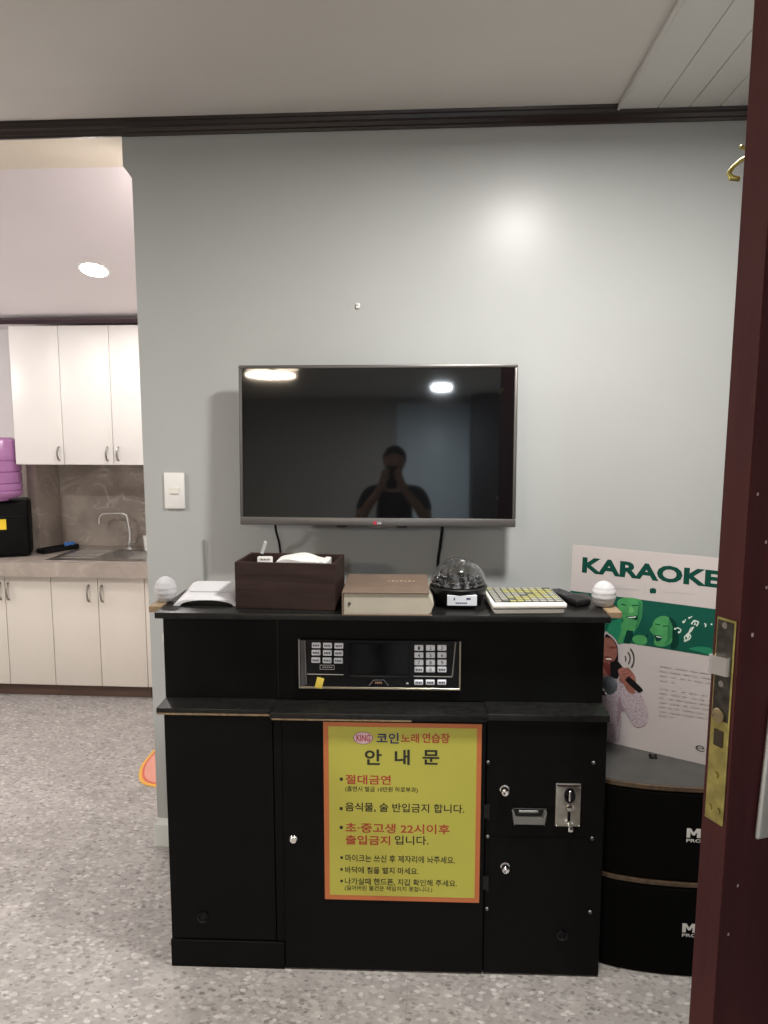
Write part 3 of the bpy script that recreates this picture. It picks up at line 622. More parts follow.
INKR = mat('notice_red', (0.42, 0.055, 0.028), 0.5, var=0.0); INKN = mat('notice_navy', (0.02, 0.022, 0.10), 0.5, var=0.0); INKG = mat('notice_black', (0.020, 0.020, 0.012), 0.5, var=0.0)
lettering('blue_lettering', [('코인', *nb(268, 88, 357, 130), 0.022)], INKN, nt_, -0.0021)
for it in [('노래', *nb(366, 92, 438, 129), 0.022), ('연습장', *nb(450, 92, 560, 131), 0.022), ('절대금연', *nb(146, 255, 328, 293), 0.02),
          ('초·중고생 22시이후', *nb(150, 452, 565, 492), 0.018), ('출입금지', *nb(152, 500, 330, 538), 0.02)]: lettering('red_lettering', [it], INKR, nt_, -0.0021)
for it in [('안', *nb(222, 153, 290, 215), 0.025), ('내', *nb(342, 155, 402, 216), 0.025), ('문', *nb(453, 158, 520, 216), 0.025),
          ('(흡연시 벌금 10만원 하로부과)', *nb(147, 302, 436, 327), 0.010), ('음식물, 술 반입금지 합니다.', *nb(148, 370, 622, 408), 0.012), ('입니다.', *nb(348, 502, 482, 539), 0.012),
          ('마이크는 쓰신 후 제자리에 놔주세요.', *nb(153, 582, 588, 612), 0.012), ('바닥에 침을 뱉지 마세요.', *nb(153, 630, 445, 658), 0.012),
          ('나가실때 핸드폰, 지갑 확인해 주세요.', *nb(153, 679, 597, 708), 0.012), ('(잃어버린 물건은 책임지지 못합니다.)', *nb(153, 709, 500, 733), 0.008)]: lettering('black_lettering', [it], INKG, nt_, -0.0021)
m = MB()
for (bx, by, s_) in ((130, 271, 6), (132, 390, 6), (134, 467, 6), (138, 591, 5), (139, 640, 5), (140, 688, 5)):
    a = nb(bx - s_, by - s_, bx + s_, by + s_); MB().box(a[0], a[1], -0.0021, -0.0016, a[2], a[3]).build('bullet_mark', INKG, nt_, smooth=False)
a = nb(174, 83, 254, 132); cx, cz, rx, rz = (a[0] + a[1]) / 2, (a[2] + a[3]) / 2, (a[1] - a[0]) / 2, (a[3] - a[2]) / 2
el = lambda k: [(cx + rx * k * math.cos(i * PI / 24), cz + rz * k * math.sin(i * PI / 24)) for i in range(48)]
lg = MB().prism(el(1.0), (0, -0.0016, 0), (1, 0, 0), (0, 0, 1), (0, -0.0004, 0)).build('oval_logo', mat('logo_violet', (0.20, 0.03, 0.16), 0.5), nt_, smooth=False)
MB().prism(el(0.93), (0, -0.0020, 0), (1, 0, 0), (0, 0, 1), (0, -0.0003, 0)).build('oval_field', mat('logo_pink', (0.70, 0.50, 0.52), 0.5), lg, smooth=False)
lettering('logo_lettering', [('KING', *nb(187, 94, 243, 121), 0.02)], mat('logo_red', (0.45, 0.03, 0.10), 0.5), lg, -0.0026)

# ------------------------------------------------------------------ things on top of the machine
ZT = 1.0555
def top(s_, y_): return world(s_, y_, ZT)
# router
t = thing('wifi_router', top(0.105, 0.175), 'white wifi router with arched front at the left of the top', 'router', rot=(0, 0, RZ))
def rsec(y, zt, k):
    wb, wt = 0.098, 0.066 + 0.010 * k
    out = [(-wb, 0), (-wb + 0.004, 0.006), (-wt - 0.006, zt * 0.86), (-wt + 0.010, zt), (wt - 0.010, zt), (wt + 0.006, zt * 0.86), (wb - 0.004, 0.006), (wb, 0), (wb - 0.020, 0)]
    ar = [(0.078 * math.cos(PI * i / 12), 0.017 * math.sin(PI * i / 12)) for i in range(0, 13)]
    return out + ar + [(-wb + 0.020, 0)]
m = MB(); secs = [(-0.075, 0.018, 0), (-0.068, 0.026, 0.2), (0.0, 0.036, 0.5), (0.075, 0.041, 1.0)]
rings = [[m.bm.verts.new((x, y, z)) for x, z in rsec(y, zt, k)] for y, zt, k in secs]
for i in range(len(rings) - 1):
    n = len(rings[i])
    for k in range(n): m.bm.faces.new((rings[i][k], rings[i][(k + 1) % n], rings[i + 1][(k + 1) % n], rings[i + 1][k]))
m.bm.faces.new(rings[0][::-1]); m.bm.faces.new(rings[-1])
m.build('shell', mat('router_white', (0.66, 0.66, 0.68), 0.4, var=0.01, spec=0.3), t)
MB().box(-0.060, 0.060, -0.035, -0.031, 0.0325, 0.0345).build('light_strip', mat('router_grey', (0.55, 0.55, 0.57), 0.4), t, smooth=False)
m = MB(); m.prism([(-0.07, 0.0006), (0.07, 0.0006), (0.055, 0.013), (-0.055, 0.013)], (0, -0.06, 0), (1, 0, 0), (0, 0, 1), (0, 0.11, 0)); m.build('underside', BLACKP, t)
# tissue box
bx = thing('tissue_box', top(0.345, 0.148), 'dark wenge wooden open box holding white tissues', 'box', rot=(0, 0, RZ - 0.075))
bw, bd, bh, th = 0.145, 0.080, 0.134, 0.010
m = MB(); m.box(-bw, bw, -bd, -bd + th, 0, bh, 0.0015, 1); m.box(-bw, bw, bd - th, bd, 0, bh, 0.0015, 1); m.box(-bw, -bw + th, -bd + th, bd - th, 0, bh, 0.0015, 1); m.box(bw - th, bw, -bd + th, bd - th, 0, bh, 0.0015, 1); m.box(-bw + th, bw - th, -bd + th, bd - th, 0, 0.008)
m.build('wooden_case', WENGE, bx)
t = MB()
gx, gy = 22, 12; grid = []
for i in range(gx + 1):
    row = []
    for j in range(gy + 1):
        u, v = i / gx, j / gy
        z = 0.118 + 0.020 * (math.sin(PI * min(1, u * 1.15)) ** 0.5 if u < 0.87 else 0.6 * (1 - u) / 0.13) * math.sin(PI * (0.15 + 0.7 * v)) + 0.0025 * math.sin(9 * u + 4 * v)
        row.append(t.bm.verts.new((-0.035 + 0.145 * u, -0.050 + 0.10 * v + 0.006 * math.sin(7 * u), z)))
    grid.append(row)
low = [[t.bm.verts.new((p.co.x, p.co.y, 0.075)) for p in r] for r in grid]
for i in range(gx):
    for j in range(gy):
        t.bm.faces.new((grid[i][j], grid[i + 1][j], grid[i + 1][j + 1], grid[i][j + 1])); t.bm.faces.new((low[i][j], low[i][j + 1], low[i + 1][j + 1], low[i + 1][j]))
for i in range(gx):
    t.bm.faces.new((grid[i][0], low[i][0], low[i + 1][0], grid[i + 1][0])); t.bm.faces.new((grid[i][gy], grid[i + 1][gy], low[i + 1][gy], low[i][gy]))
for j in range(gy):
    t.bm.faces.new((grid[0][j], grid[0][j + 1], low[0][j + 1], low[0][j])); t.bm.faces.new((grid[gx][j], low[gx][j], low[gx][j + 1], grid[gx][j + 1]))
MT = Matrix.Translation(top(0.345, 0.148)) @ Matrix.Rotation(RZ - 0.075, 4, 'Z')
o = t.build('tissue_pack', PAPER, None, MT.translation + Vector((0, 0, -0.064)) + Vector((0, 0, 0.0)), (0, 0, RZ - 0.075))
o.location.z += 0.074
tag(o, 'white folded tissue pack sticking out of the dark wooden box', 'tissues')
t = thing('marker_pen', MT @ Vector((-0.128, 0.0, 0.011)), 'thin grey pen leaning in the left of the dark wooden box', 'pen', rot=(0.0, math.radians(17), RZ))
MB().tube([(0, 0, 0.0), (0, 0, 0.006), (0, 0, 0.150)], [0.0015, 0.0042, 0.0042], 12).build('barrel', BLACKP, t)
MB().tube([(0, 0, 0.140), (0, 0, 0.176), (0, 0, 0.178)], [0.0048, 0.0048, 0.003], 12).build('cap', mat('grey_cap_plastic', (0.45, 0.46, 0.46), 0.4), t)
t = thing('white_remote', MT @ Vector((-0.072, -0.030, 0.009)), 'white remote control standing inside the dark wooden box left of the tissues', 'remote control', rot=(math.radians(-6), 0, RZ))
MB().box(-0.022, 0.022, -0.008, 0.008, 0.0015, 0.132, 0.004, 2).build('remote_body', PAPER, t)
m = MB()
for k in range(3): m.box(-0.012 + 0.010 * k, -0.005 + 0.010 * k, -0.0092, -0.0078, 0.122, 0.126)
m.build('buttons', NICKEL, t, smooth=False)
# song book
t = thing('song_book', top(0.628, 0.130), 'thick brown covered song book lying flat beside the tissue box', 'book', rot=(0, 0, RZ + 0.012))
BRO = mat('brown_leatherette', (0.150, 0.108, 0.083), 0.6, var=0.08, scale=20, bump=0.15, bscale=300, spec=0.15)
hw, hd = 0.122, 0.122
def quadbox(m, x0, x1, x0b, x1b, y0, y1, z0, z1):
    vs_ = [m.bm.verts.new(p) for p in ((x0, y0, z0), (x1, y0, z0), (x1b, y1, z0), (x0b, y1, z0), (x0, y0, z1), (x1, y0, z1), (x1b, y1, z1), (x0b, y1, z1))]
    for f in ((0, 3, 2, 1), (4, 5, 6, 7), (0, 1, 5, 4), (1, 2, 6, 5), (2, 3, 7, 6), (3, 0, 4, 7)): m.bm.faces.new([vs_[i] for i in f])
m = MB(); m.box(-hw, hw + 0.003, -hd, hd, 0.0, 0.004, 0.0012, 1); m.build('back_cover', BRO, t)
m = MB(); m.box(-hw - 0.001, -hw + 0.004, -hd, hd, 0.002, 0.064, 0.001, 1); m.build('spine', BRO, t)
m = MB(); m.box(-hw, hw - 0.004, -hd, hd, 0.0615, 0.0665, 0.0015, 1)
m.build('front_cover', BRO, t)
m = MB()
prof_ = [(-hw + 0.005, 0.0045), (hw - 0.006, 0.0045), (hw + 0.000, 0.010), (hw + 0.008, 0.032), (hw + 0.004, 0.038), (hw - 0.008, 0.061), (-hw + 0.005, 0.061)]
m.prism(prof_, (0, -hd + 0.004, 0), (1, 0, 0), (0, 0, 1), (0, 2 * hd - 0.008, 0))
PG = mat('book_pages', (0.43, 0.40, 0.325), 0.8, var=0.05)
nt2 = PG.node_tree; wv = nt2.nodes.new('ShaderNodeTexWave'); wv.bands_direction = 'Z'; wv.inputs['Scale'].default_value = 120; wv.inputs['Distortion'].default_value = 2
bp = nt2.nodes.new('ShaderNodeBump'); bp.inputs['Strength'].default_value = 0.25; bp.inputs['Distance'].default_value = 0.001
tcn = [n for n in nt2.nodes if n.type == 'TEX_COORD'][0]; nt2.links.new(tcn.outputs['Object'], wv.inputs['Vector']); nt2.links.new(wv.outputs['Fac'], bp.inputs['Height']); nt2.links.new(bp.outputs['Normal'], nt2.nodes['Principled BSDF'].inputs['Normal'])
m.build('page_block', PG, t)
m = MB(); m.lathe([(0.004, 0), (0.004, 0.002), (0.002, 0.002), (0.002, 0)], seg=16, M=Matrix.Translation((-hw + 0.020, -hd + 0.0042, 0.033)) @ Matrix.Rotation(PI / 2, 4, 'X')); m.build('binding_hole', TXTB, t)
m = MB()
for k in range(7): m.box(0.000 + 0.012 * k, 0.008 + 0.012 * k, 0.018, 0.026 + 0.004 * (k % 2), 0.0664, 0.0669)
m.build('cover_print', mat('faded_gold_print', (0.36, 0.27, 0.19), 0.4), t, smooth=False)
# disco dome lamp
t = thing('disco_light', top(0.835, 0.162), 'black disco light with clear faceted dome and white label', 'disco light', rot=(0, 0, RZ))
MB().lathe([(0, 0), (0.066, 0), (0.068, 0.006), (0.078, 0.034), (0.083, 0.048), (0.085, 0.054), (0.080, 0.058), (0, 0.058)], seg=48).build('lamp_base', BLACKP, t)
DG = glass('clear_dome', (0.96, 0.97, 0.98), 0.02, 1.42)
m = MB(); R0 = 0.0805; pr = [(R0 * math.cos(a), 0.058 + 0.078 * math.sin(a)) for a in [PI / 2 * k / 14 for k in range(14)]] + [(0, 0.136)]
pi_ = [(0, 0.1335)] + [((R0 - 0.0025) * math.cos(a), 0.058 + 0.0755 * math.sin(a)) for a in [PI / 2 * (13 - k) / 14 for k in range(14)]]
m.lathe(pr + pi_[0:0], seg=56)
m.bm.faces.ensure_lookup_table()
bot = [f for f in m.bm.faces if len(f.verts) > 10]
bmesh.ops.delete(m.bm, geom=bot, context='FACES_ONLY')
dome = m.build('dome', DG, t)
so = dome.modifiers.new('shell', 'SOLIDIFY'); so.thickness = 0.002; so.offset = -1
SILR = mat('silver_reflector', (0.62, 0.63, 0.66), 0.12, 1.0)
m = MB(); m.lathe([(0.070, 0.0585), (0.066, 0.064), (0.050, 0.070), (0.028, 0.073), (0, 0.074)], seg=40); inner = m.build('inner_cone', mat('grey_inner', (0.16, 0.165, 0.175), 0.35, 0.4), t)
LENSM = mat('dark_lens', (0.035, 0.037, 0.042), 0.12, 0.3)
for ring_, (rr, zz, n, rad) in enumerate(((0.0655, 0.0705, 13, 0.0095), (0.040, 0.076, 7, 0.0095))):
    for k in range(n):
        a = 2 * PI * k / n + ring_ * 0.4; c = Vector((rr * math.cos(a), rr * math.sin(a), zz))
        MB().sphere(c, rad, 14, 10, (1, 1, 0.8)).build('lens', LENSM, inner)
m = MB()
for k in range(60):
    a = random.uniform(0, 2 * PI); b = random.uniform(0.15, 1.45)
    c = Vector((0.0775 * math.cos(b) * math.cos(a), 0.0775 * math.cos(b) * math.sin(a), 0.058 + 0.0755 * math.sin(b)))
    m.sphere(c, random.uniform(0.002, 0.0042), 8, 6)
m.build('dome_facets', glass('clear_facet', (0.98, 0.98, 1.0), 0.0, 1.5), t)
MB().box(-0.036, 0.048, -0.0802, -0.060, 0.012, 0.042, 0.001, 1).build('label_plate', mat('label_white', (0.66, 0.70, 0.76), 0.4), t)
m = MB()
m.box(-0.018, -0.014, -0.0806, -0.080, 0.028, 0.035); m.box(0.018, 0.030, -0.0806, -0.080, 0.030, 0.035)
for k in range(6): m.box(-0.012 + 0.0055 * k, -0.008 + 0.0055 * k, -0.0806, -0.080, 0.018, 0.022)
m.build('label_print', mat('label_ink', (0.04, 0.05, 0.12), 0.5), t, smooth=False)
# white song-key pad
t = thing('song_keypad', top(1.020, 0.140), 'white karaoke remote keypad with yellow and grey keys', 'keypad', rot=(0, 0, RZ + 0.06))
kw, kd = 0.104, 0.100
m = MB(); m.box(-kw + 0.006, kw - 0.006, -kd + 0.006, kd - 0.002, 0.0, 0.014, 0.004, 2); m.build('lower_shell', IVORY, t)
m = MB(); m.box(-kw, kw, -kd, kd, 0.015, 0.031, 0.006, 3); m.build('upper_shell', mat('keypad_white', (0.82, 0.80, 0.74), 0.35, var=0.01), t)
m = MB(); m.box(-kw + 0.004, kw - 0.004, -kd + 0.005, kd - 0.003, 0.013, 0.0155); m.build('shadow_gap', BLACKP, t)
m = MB(); m.box(-kw + 0.008, kw - 0.006, -kd + 0.012, kd - 0.006, 0.0305, 0.0318); fp = m.build('face_plate', mat('keypad_face', (0.03, 0.03, 0.03), 0.6, spec=0.1), t, smooth=False)
KY = mat('key_yellow', (0.34, 0.33, 0.14), 0.6, spec=0.1); KG = mat('key_grey', (0.30, 0.30, 0.265), 0.6, spec=0.1); KD = mat('key_dark', (0.12, 0.13, 0.115), 0.6, spec=0.1)
ny, nxk = 8, 9
for j in range(ny):
    for i in range(nxk):
        ax0 = -kw + 0.010 + i * (2 * kw - 0.018) / nxk; ay0 = -kd + 0.014 + j * (2 * kd - 0.022) / ny
        gap = 0.012 if j == 3 else 0.0
        r = (i * 7 + j * 3) % 10
        mm = KY if ((j in (2, 5, 6) and i > 1) or r in (1, 4)) else (KD if r == 7 else KG)
        kk = MB().box(ax0 + 0.0012, ax0 + (2 * kw - 0.018) / nxk - 0.0028, ay0 + 0.002, ay0 + (2 * kd - 0.022) / ny - 0.004, 0.0316, 0.0336).build('key', mm, t, smooth=False)
# black remote behind the keypad
t = thing('remote_control', top(1.166, 0.195), 'black remote control lying right of the white keypad', 'remote control', rot=(0, 0, RZ + 0.42))
MB().box(-0.026, 0.026, -0.070, 0.090, 0.0, 0.021, 0.006, 3).build('remote_body', BLACKP, t)
for j in range(6):
    for i in range(3):
        MB().box(-0.022 + 0.0155 * i, -0.012 + 0.0155 * i, -0.010 + 0.016 * j, -0.001 + 0.016 * j, 0.0205, 0.0228, 0.001, 1).build('button', mat('remote_button', (0.06, 0.06, 0.065), 0.4), t)

# ------------------------------------------------------------------ television
TVY = D - 0.135
tilt = math.radians(2.4)
def tvp(u, v): p = hit(u, v, Vector((0, TVY, 0)), Vector((0, 1, 0))); return p.x, p.z
ax0, az1 = tvp(237.2, 365); ax1, az0 = tvp(515.2, 527)
TW, TH_ = (ax1 - ax0) / 2, (az1 - az0) / 2; tcx, tcz = (ax0 + ax1) / 2, (az0 + az1) / 2
tv = thing('television', (tcx, TVY, tcz), 'flat black television with silver bezel mounted on the grey wall', 'television', rot=(-tilt, 0, 0))
m = MB(); bt, bb_, bs_ = 0.011, 0.027, 0.011
m.box(-TW, TW, 0, 0.028, TH_ - bt, TH_, 0.003, 2); m.box(-TW, TW, 0, 0.028, -TH_, -TH_ + bb_, 0.003, 2); m.box(-TW, -TW + bs_, 0, 0.028, -TH_ + bb_, TH_ - bt, 0.003, 2); m.box(TW - bs_, TW, 0, 0.028, -TH_ + bb_, TH_ - bt, 0.003, 2)
bez = m.build('bezel', SILVERB, tv)
MB().box(-TW + bs_ - 0.001, TW - bs_ + 0.001, 0.004, 0.020, -TH_ + bb_ - 0.001, TH_ - bt + 0.001).build('screen', SCREEN, tv, smooth=False)
m = MB(); m.box(-TW + 0.01, TW - 0.01, 0.026, 0.040, -TH_ + 0.01, TH_ - 0.01, 0.004, 1); m.box(-0.30, 0.30, 0.038, 0.070, -0.20, 0.16, 0.01, 2); m.build('back_shell', BLACKP, tv)
MB().box(-0.2, 0.2, 0.068, 0.126, -0.06, 0.06, 0.003, 1).build('wall_bracket', BLACKP, tv)
for px in (-0.115, 0.085): MB().box(px - 0.018, px + 0.018, 0.010, 0.028, -TH_ - 0.006, -TH_ + 0.002, 0.002, 1).build('mounting_tab', BLACKP, tv)
MB().prism([(-0.035, 0.0), (-0.020, -0.006), (0.020, -0.006), (0.035, 0.0)], (0.012, 0.006, -TH_ + 0.001), (1, 0, 0), (0, 0, 1), (0, 0.016, 0)).build('logo_chin', SILVERB, tv)
lx, lz = tvp(376.5, 524.3)[0] - tcx, -TH_ + 0.0105
lo = MB().lathe([(0.0062, 0), (0.0062, 0.0008), (0, 0.0008)], seg=24, M=Matrix.Translation((lx - 0.004, 0.0002, lz)) @ Matrix.Rotation(PI / 2, 4, 'X')).build('logo_disc', mat('logo_crimson', (0.45, 0.02, 0.06), 0.4), bez)
lettering('logo_lettering', [('LG', lx + 0.0045, lx + 0.0165, lz - 0.0042, lz + 0.0042, 0.02)], mat('logo_silver', (0.75, 0.74, 0.74), 0.4), bez, -0.0006)
def cable(name, pts, r, m, label, cat='cable'):
    P = [Vector(p) for p in pts]; out = []
    for i in range(len(P) - 1):
        p0 = P[max(i - 1, 0)]; p1 = P[i]; p2 = P[i + 1]; p3 = P[min(i + 2, len(P) - 1)]
        for k in range(8):
            u = k / 8; out.append(0.5 * (2 * p1 + (p2 - p0) * u + (2 * p0 - 5 * p1 + 4 * p2 - p3) * u * u + (3 * p1 - p0 - 3 * p2 + p3) * u ** 3))
    out.append(P[-1]); return tag(MB().tube(out, r, 10).build(name, m), label, cat)
cable('television_cable', [(-0.560, 2.560, 1.27), (-0.557, 2.575, 1.205), (-0.551, 2.600, 1.15), (-0.549, 2.606, 1.05), (-0.55, 2.606, 0.6)], 0.0042, BLACKP, 'black cable hanging from the television behind the dark wooden box', 'cable')
cable('television_cable', [(0.022, 2.560, 1.27), (0.021, 2.585, 1.215), (0.014, 2.603, 1.15), (0.006, 2.606, 1.05), (0.0, 2.606, 0.6)], 0.0056, BLACKP, 'black cable hanging from the television behind the disco light', 'cable')
cable('grey_wire', [(-0.826, 2.609, 1.166), (-0.827, 2.611, 1.10), (-0.826, 2.611, 1.0), (-0.822, 2.611, 0.9), (-0.82, 2.611, 0.6)], 0.0024, mat('grey_cord', (0.25, 0.27, 0.27), 0.6), 'thin grey cord running up the wall above the router', 'cord')
# wall switch, plug scrap
def onW(u, v): p = hit(u, v, Vector((0, D, 0)), Vector((0, 1, 0))); return p.x, p.z
a = onW(164.5, 472.5); b = onW(186, 508.5)
t = thing('light_switch', ((a[0] + b[0]) / 2, D, (a[1] + b[1]) / 2), 'white wall switch plate on the grey wall left of the television', 'light switch')
hw_, hh_ = (b[0] - a[0]) / 2, (a[1] - b[1]) / 2
MB().box(-hw_, hw_, -0.010, 0.0, -hh_, hh_, 0.003, 2).build('switch_plate', WHITEP, t)
MB().box(-0.018, 0.018, -0.0125, -0.009, -0.011, 0.013, 0.0015, 1).build('rocker', IVORY, t)
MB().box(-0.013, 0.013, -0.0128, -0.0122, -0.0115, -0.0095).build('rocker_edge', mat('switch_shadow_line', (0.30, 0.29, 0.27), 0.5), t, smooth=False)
a = onW(358, 306)
o = MB().box(-0.007, 0.007, -0.008, 0.0, -0.009, 0.009, 0.003, 2)
o.cyl((0, -0.006, 0.002), (0, -0.013, 0.005), 0.003, seg=10)
tag(o.build('wall_hook', WHITEP, None, (a[0], D, a[1])), 'tiny white hook stuck on the grey wall above the television', 'wall hook')

# ------------------------------------------------------------------ speakers
def speaker(z0, h, label, yo, rest):
    t = thing('speaker', (0.72, 2.055 + yo, z0), label, 'speaker', None, (0, 0, math.radians(-1)))
    fr = [(-0.236, 0.038), (-0.215, 0.028), (-0.19, 0.020), (-0.13, 0.008), (-0.06, 0.001), (0.0, -0.001), (0.07, 0.001), (0.14, 0.008), (0.20, 0.020), (0.225, 0.035)]
    out = fr + [(0.225, 0.35), (-0.236, 0.35)]
    MB().prism(out, (0, 0, 0), (1, 0, 0), (0, 1, 0), (0, 0, h)).build('cabinet', mat('black_vinyl', (0.004, 0.004, 0.004), 0.6, var=0.2, scale=30, bump=0.2, bscale=400, spec=0.1), t)
    g = [(x, y - 0.006) for x, y in fr]
    MB().prism(g + [(x, y - 0.0005) for x, y in fr[::-1]], (0, 0, 0.012), (1, 0, 0), (0, 1, 0), (0, 0, h - 0.030)).build('front_grille', mat('black_grille_cloth', (0.003, 0.003, 0.003), 0.9, var=0.3, scale=300, spec=0.05), t)
    m = MB(); m.prism([(x, y - 0.004) for x, y in fr] + [(x, y + 0.004) for x, y in fr[::-1]], (0, 0, h - 0.010), (1, 0, 0), (0, 1, 0), (0, 0, 0.0115)); m.build('top_edge', mat('worn_brown_edge', (0.085, 0.055, 0.032), 0.45, var=0.4, scale=60), t)['label'] = 'worn brown front edge'
    MB().prism([(x * 0.985, y + 0.006) for x, y in out], (0, 0, h), (1, 0, 0), (0, 1, 0), (0, 0, 0.0012)).build('top_panel', mat('grey_top', (0.055, 0.054, 0.052), 0.5, var=0.15, scale=14), t)
    k0 = h * 0.49
    mq = [(0, 0), (0, 1), (0.30, 1), (0.5, 0.55), (0.70, 1), (1, 1), (1, 0), (0.74, 0), (0.74, 0.62), (0.57, 0.25), (0.43, 0.25), (0.26, 0.62), (0.26, 0)]
    SP = mat('speaker_white_print', (0.66, 0.66, 0.64), 0.5)
    MB().prism([(-0.010 + 0.038 * a_, k0 + 0.027 * b_) for a_, b_ in mq], (0, -0.0074, 0), (1, 0, 0), (0, 0, 1), (0, -0.0006, 0)).build('brand_initial', SP, t, smooth=False)
    lettering('brand_lettering', [('PROS', -0.010, 0.042, h * 0.49 - 0.014, h * 0.49 - 0.004, 0.02)], mat('speaker_white_print', (0.66, 0.66, 0.64), 0.5), t, -0.0078)
    return t
speaker(0.0, 0.285, 'lower black speaker standing on the floor beneath the other', 0.0, None)
speaker(0.2875, 0.280, 'upper black speaker on top of the other carrying the poster', 0.004, None)
ZSP = 0.2875 + 0.280 + 0.0014

# ------------------------------------------------------------------ karaoke poster
P0 = hit(608, 742, Vector((0, 0, ZSP)), Vector((0, 0, 1))); P1 = hit(697, 763, Vector((0, 0, ZSP)), Vector((0, 0, 1)))
bdir = (P1 - P0).normalized(); bn = Vector((-bdir.y, bdir.x, 0)); LEAN = 0.06
upv = Vector((0, 0, 1)) * math.cos(LEAN) + bn * math.sin(LEAN); PN = bdir.cross(upv)    # PN points away from the viewer
po = thing('karaoke_poster', P0, 'white and green karaoke poster board standing on the upper speaker', 'poster')
po.rotation_euler = Matrix((bdir, upv.cross(bdir), upv)).transposed().to_euler()
PM = Matrix.Translation(P0) @ po.rotation_euler.to_matrix().to_4x4(); PMI = PM.inverted()
def pp(u, v):
    l = PMI @ hit(u, v, P0, PN); return (l.x, l.z)
tl = pp(573, 546); tr_ = pp(718, 556.5)
PX0, PX1, PZ1 = tl[0] - 0.001, tr_[0] + 0.075, (tl[1] + tr_[1]) / 2
MB().box(PX0, PX1, 0.0, 0.006, 0.0, PZ1).build('board', mat('poster_white', (0.45, 0.415, 0.41), 0.6, var=0.015, spec=0.1), po, smooth=False)
layer_n = [0]
def printed(name, polys, m, parent=po):
    layer_n[0] += 1; y = -0.0003 - 0.00005 * layer_n[0]
    mb = MB()
    for pl_ in polys:
        vs_ = [mb.bm.verts.new((x, y, z)) for x, z in pl_]
        if len(vs_) > 2: mb.bm.faces.new(vs_)
    bm = mb.bm; bmesh.ops.triangulate(bm, faces=bm.faces)
    for f in bm.faces:
        f.normal_update()
        if f.normal.y > 0: f.normal_flip()
    me = bpy.data.meshes.new(name); bm.to_mesh(me); bm.free(); me.materials.append(m)
    o = bpy.data.objects.new(name, me); C.objects.link(o); o.parent = parent; return o
def smoothp(pts, n=5):
    out = []; N_ = len(pts)
    for i in range(N_):
        p0, p1, p2, p3 = pts[i - 1], pts[i], pts[(i + 1) % N_], pts[(i + 2) % N_]
        for k in range(n):
            u = k / n
            out.append(tuple(0.5 * (2 * p1[j] + (p2[j] - p0[j]) * u + (2 * p0[j] - 5 * p1[j] + 4 * p2[j] - p3[j]) * u * u + (3 * p1[j] - p0[j] - 3 * p2[j] + p3[j]) * u ** 3) for j in (0, 1)))
    return out
A1 = lambda pts: [pp(560 + x / 3.692, 530 + y / 3.692) for x, y in pts]          # crop of the whole poster
A2 = lambda pts: [pp(600 + x / 6.4, 580 + y / 6.4) for x, y in pts]              # crop of the green band
A3 = lambda pts: [pp(580 + x / 10.24, 620 + y / 10.24) for x, y in pts]          # crop of the singer
A4 = lambda pts: [pp(590 + x / 5.486, 640 + y / 5.486) for x, y in pts]
GD = mat('poster_dark_green', (0.008, 0.075, 0.052), 0.7, spec=0.05, var=0.03); GT = mat('poster_title_green', (0.006, 0.050, 0.036), 0.7, spec=0.05, var=0)
GM = mat('poster_mid_green', (0.018, 0.18, 0.095), 0.7, spec=0.05, var=0.1, scale=30); GL = mat('poster_light_green', (0.060, 0.26, 0.090), 0.7, spec=0.05, var=0.15, scale=40)
GK = mat('poster_shade_green', (0.004, 0.035, 0.025), 0.7, spec=0.05, var=0.0); GW = mat('poster_pale', (0.55, 0.66, 0.60), 0.7, spec=0.05, var=0.0)
# title
a = pp(582.6, 558.5); a2 = pp(582.6, 574.5); b = pp(720.5, 586.5); b2 = pp(720.5, 569)
lettering('title_lettering', [('KARAOKE', a[0], b[0], (a2[1] + b[1]) / 2, (a[1] + b2[1]) / 2, 0.042)], GT, po, -0.0003)
# strip under the title
GREYP = mat('poster_grey_print', (0.40, 0.38, 0.375), 0.7, spec=0.05, var=0)
bars = [A1([(205, 213), (292, 219), (292, 223), (205, 217)]), A1([(314, 198), (316, 198), (316, 236), (314, 236)]), A1([(372, 226), (500, 236), (500, 239), (372, 229)])]
printed('strip_print', bars, GREYP)
printed('strip_icon', [A1([(331, 222), (334, 216), (344, 214), (353, 217), (356, 224), (354, 234), (333, 234)])], GT)
# green band
zb1 = (pp(573, 593.5)[1] + pp(714, 606)[1]) / 2; zb0 = (pp(640, 645.5)[1] + pp(710, 655.5)[1]) / 2
printed('green_band', [[(PX0, zb0), (PX1, zb0), (PX1, zb1), (PX0, zb1)]], GD)
printed('printed_singer', [A2(smoothp([(40, 400), (60, 280), (105, 255), (140, 240), (150, 300), (230, 300), (210, 350), (150, 405)]))], GM)
printed('printed_singer', [A2(smoothp([(118, 128), (170, 112), (228, 118), (268, 135), (272, 190), (262, 250), (238, 305), (205, 318), (165, 285), (135, 220), (112, 170)]))], GL)
printed('printed_hand', [A2(smoothp([(140, 275), (175, 252), (215, 268), (228, 300), (205, 340), (160, 350), (140, 400), (112, 395), (135, 330)])), A2(smoothp([(205, 375), (240, 352), (285, 358), (302, 385), (290, 410), (240, 415)]))], GL)
printed('printed_microphone', [A2([(172, 320), (212, 325), (214, 360), (190, 408), (150, 404), (162, 360)])], GK)
printed('printed_face_marks', [A2(smoothp([(168, 236), (205, 232), (240, 228), (232, 258), (215, 250), (190, 248)])), A2([(136, 150), (168, 160), (166, 165), (136, 158)]), A2([(205, 160), (250, 158), (250, 164), (206, 166)]), A2([(186, 205), (214, 205), (210, 212), (190, 212)])], GK)
printed('printed_singer', [A2(smoothp([(350, 255), (395, 230), (440, 240), (470, 290), (475, 350), (450, 405), (405, 425), (360, 420), (345, 395), (355, 370), (338, 345), (318, 318), (335, 295)]))], GL)
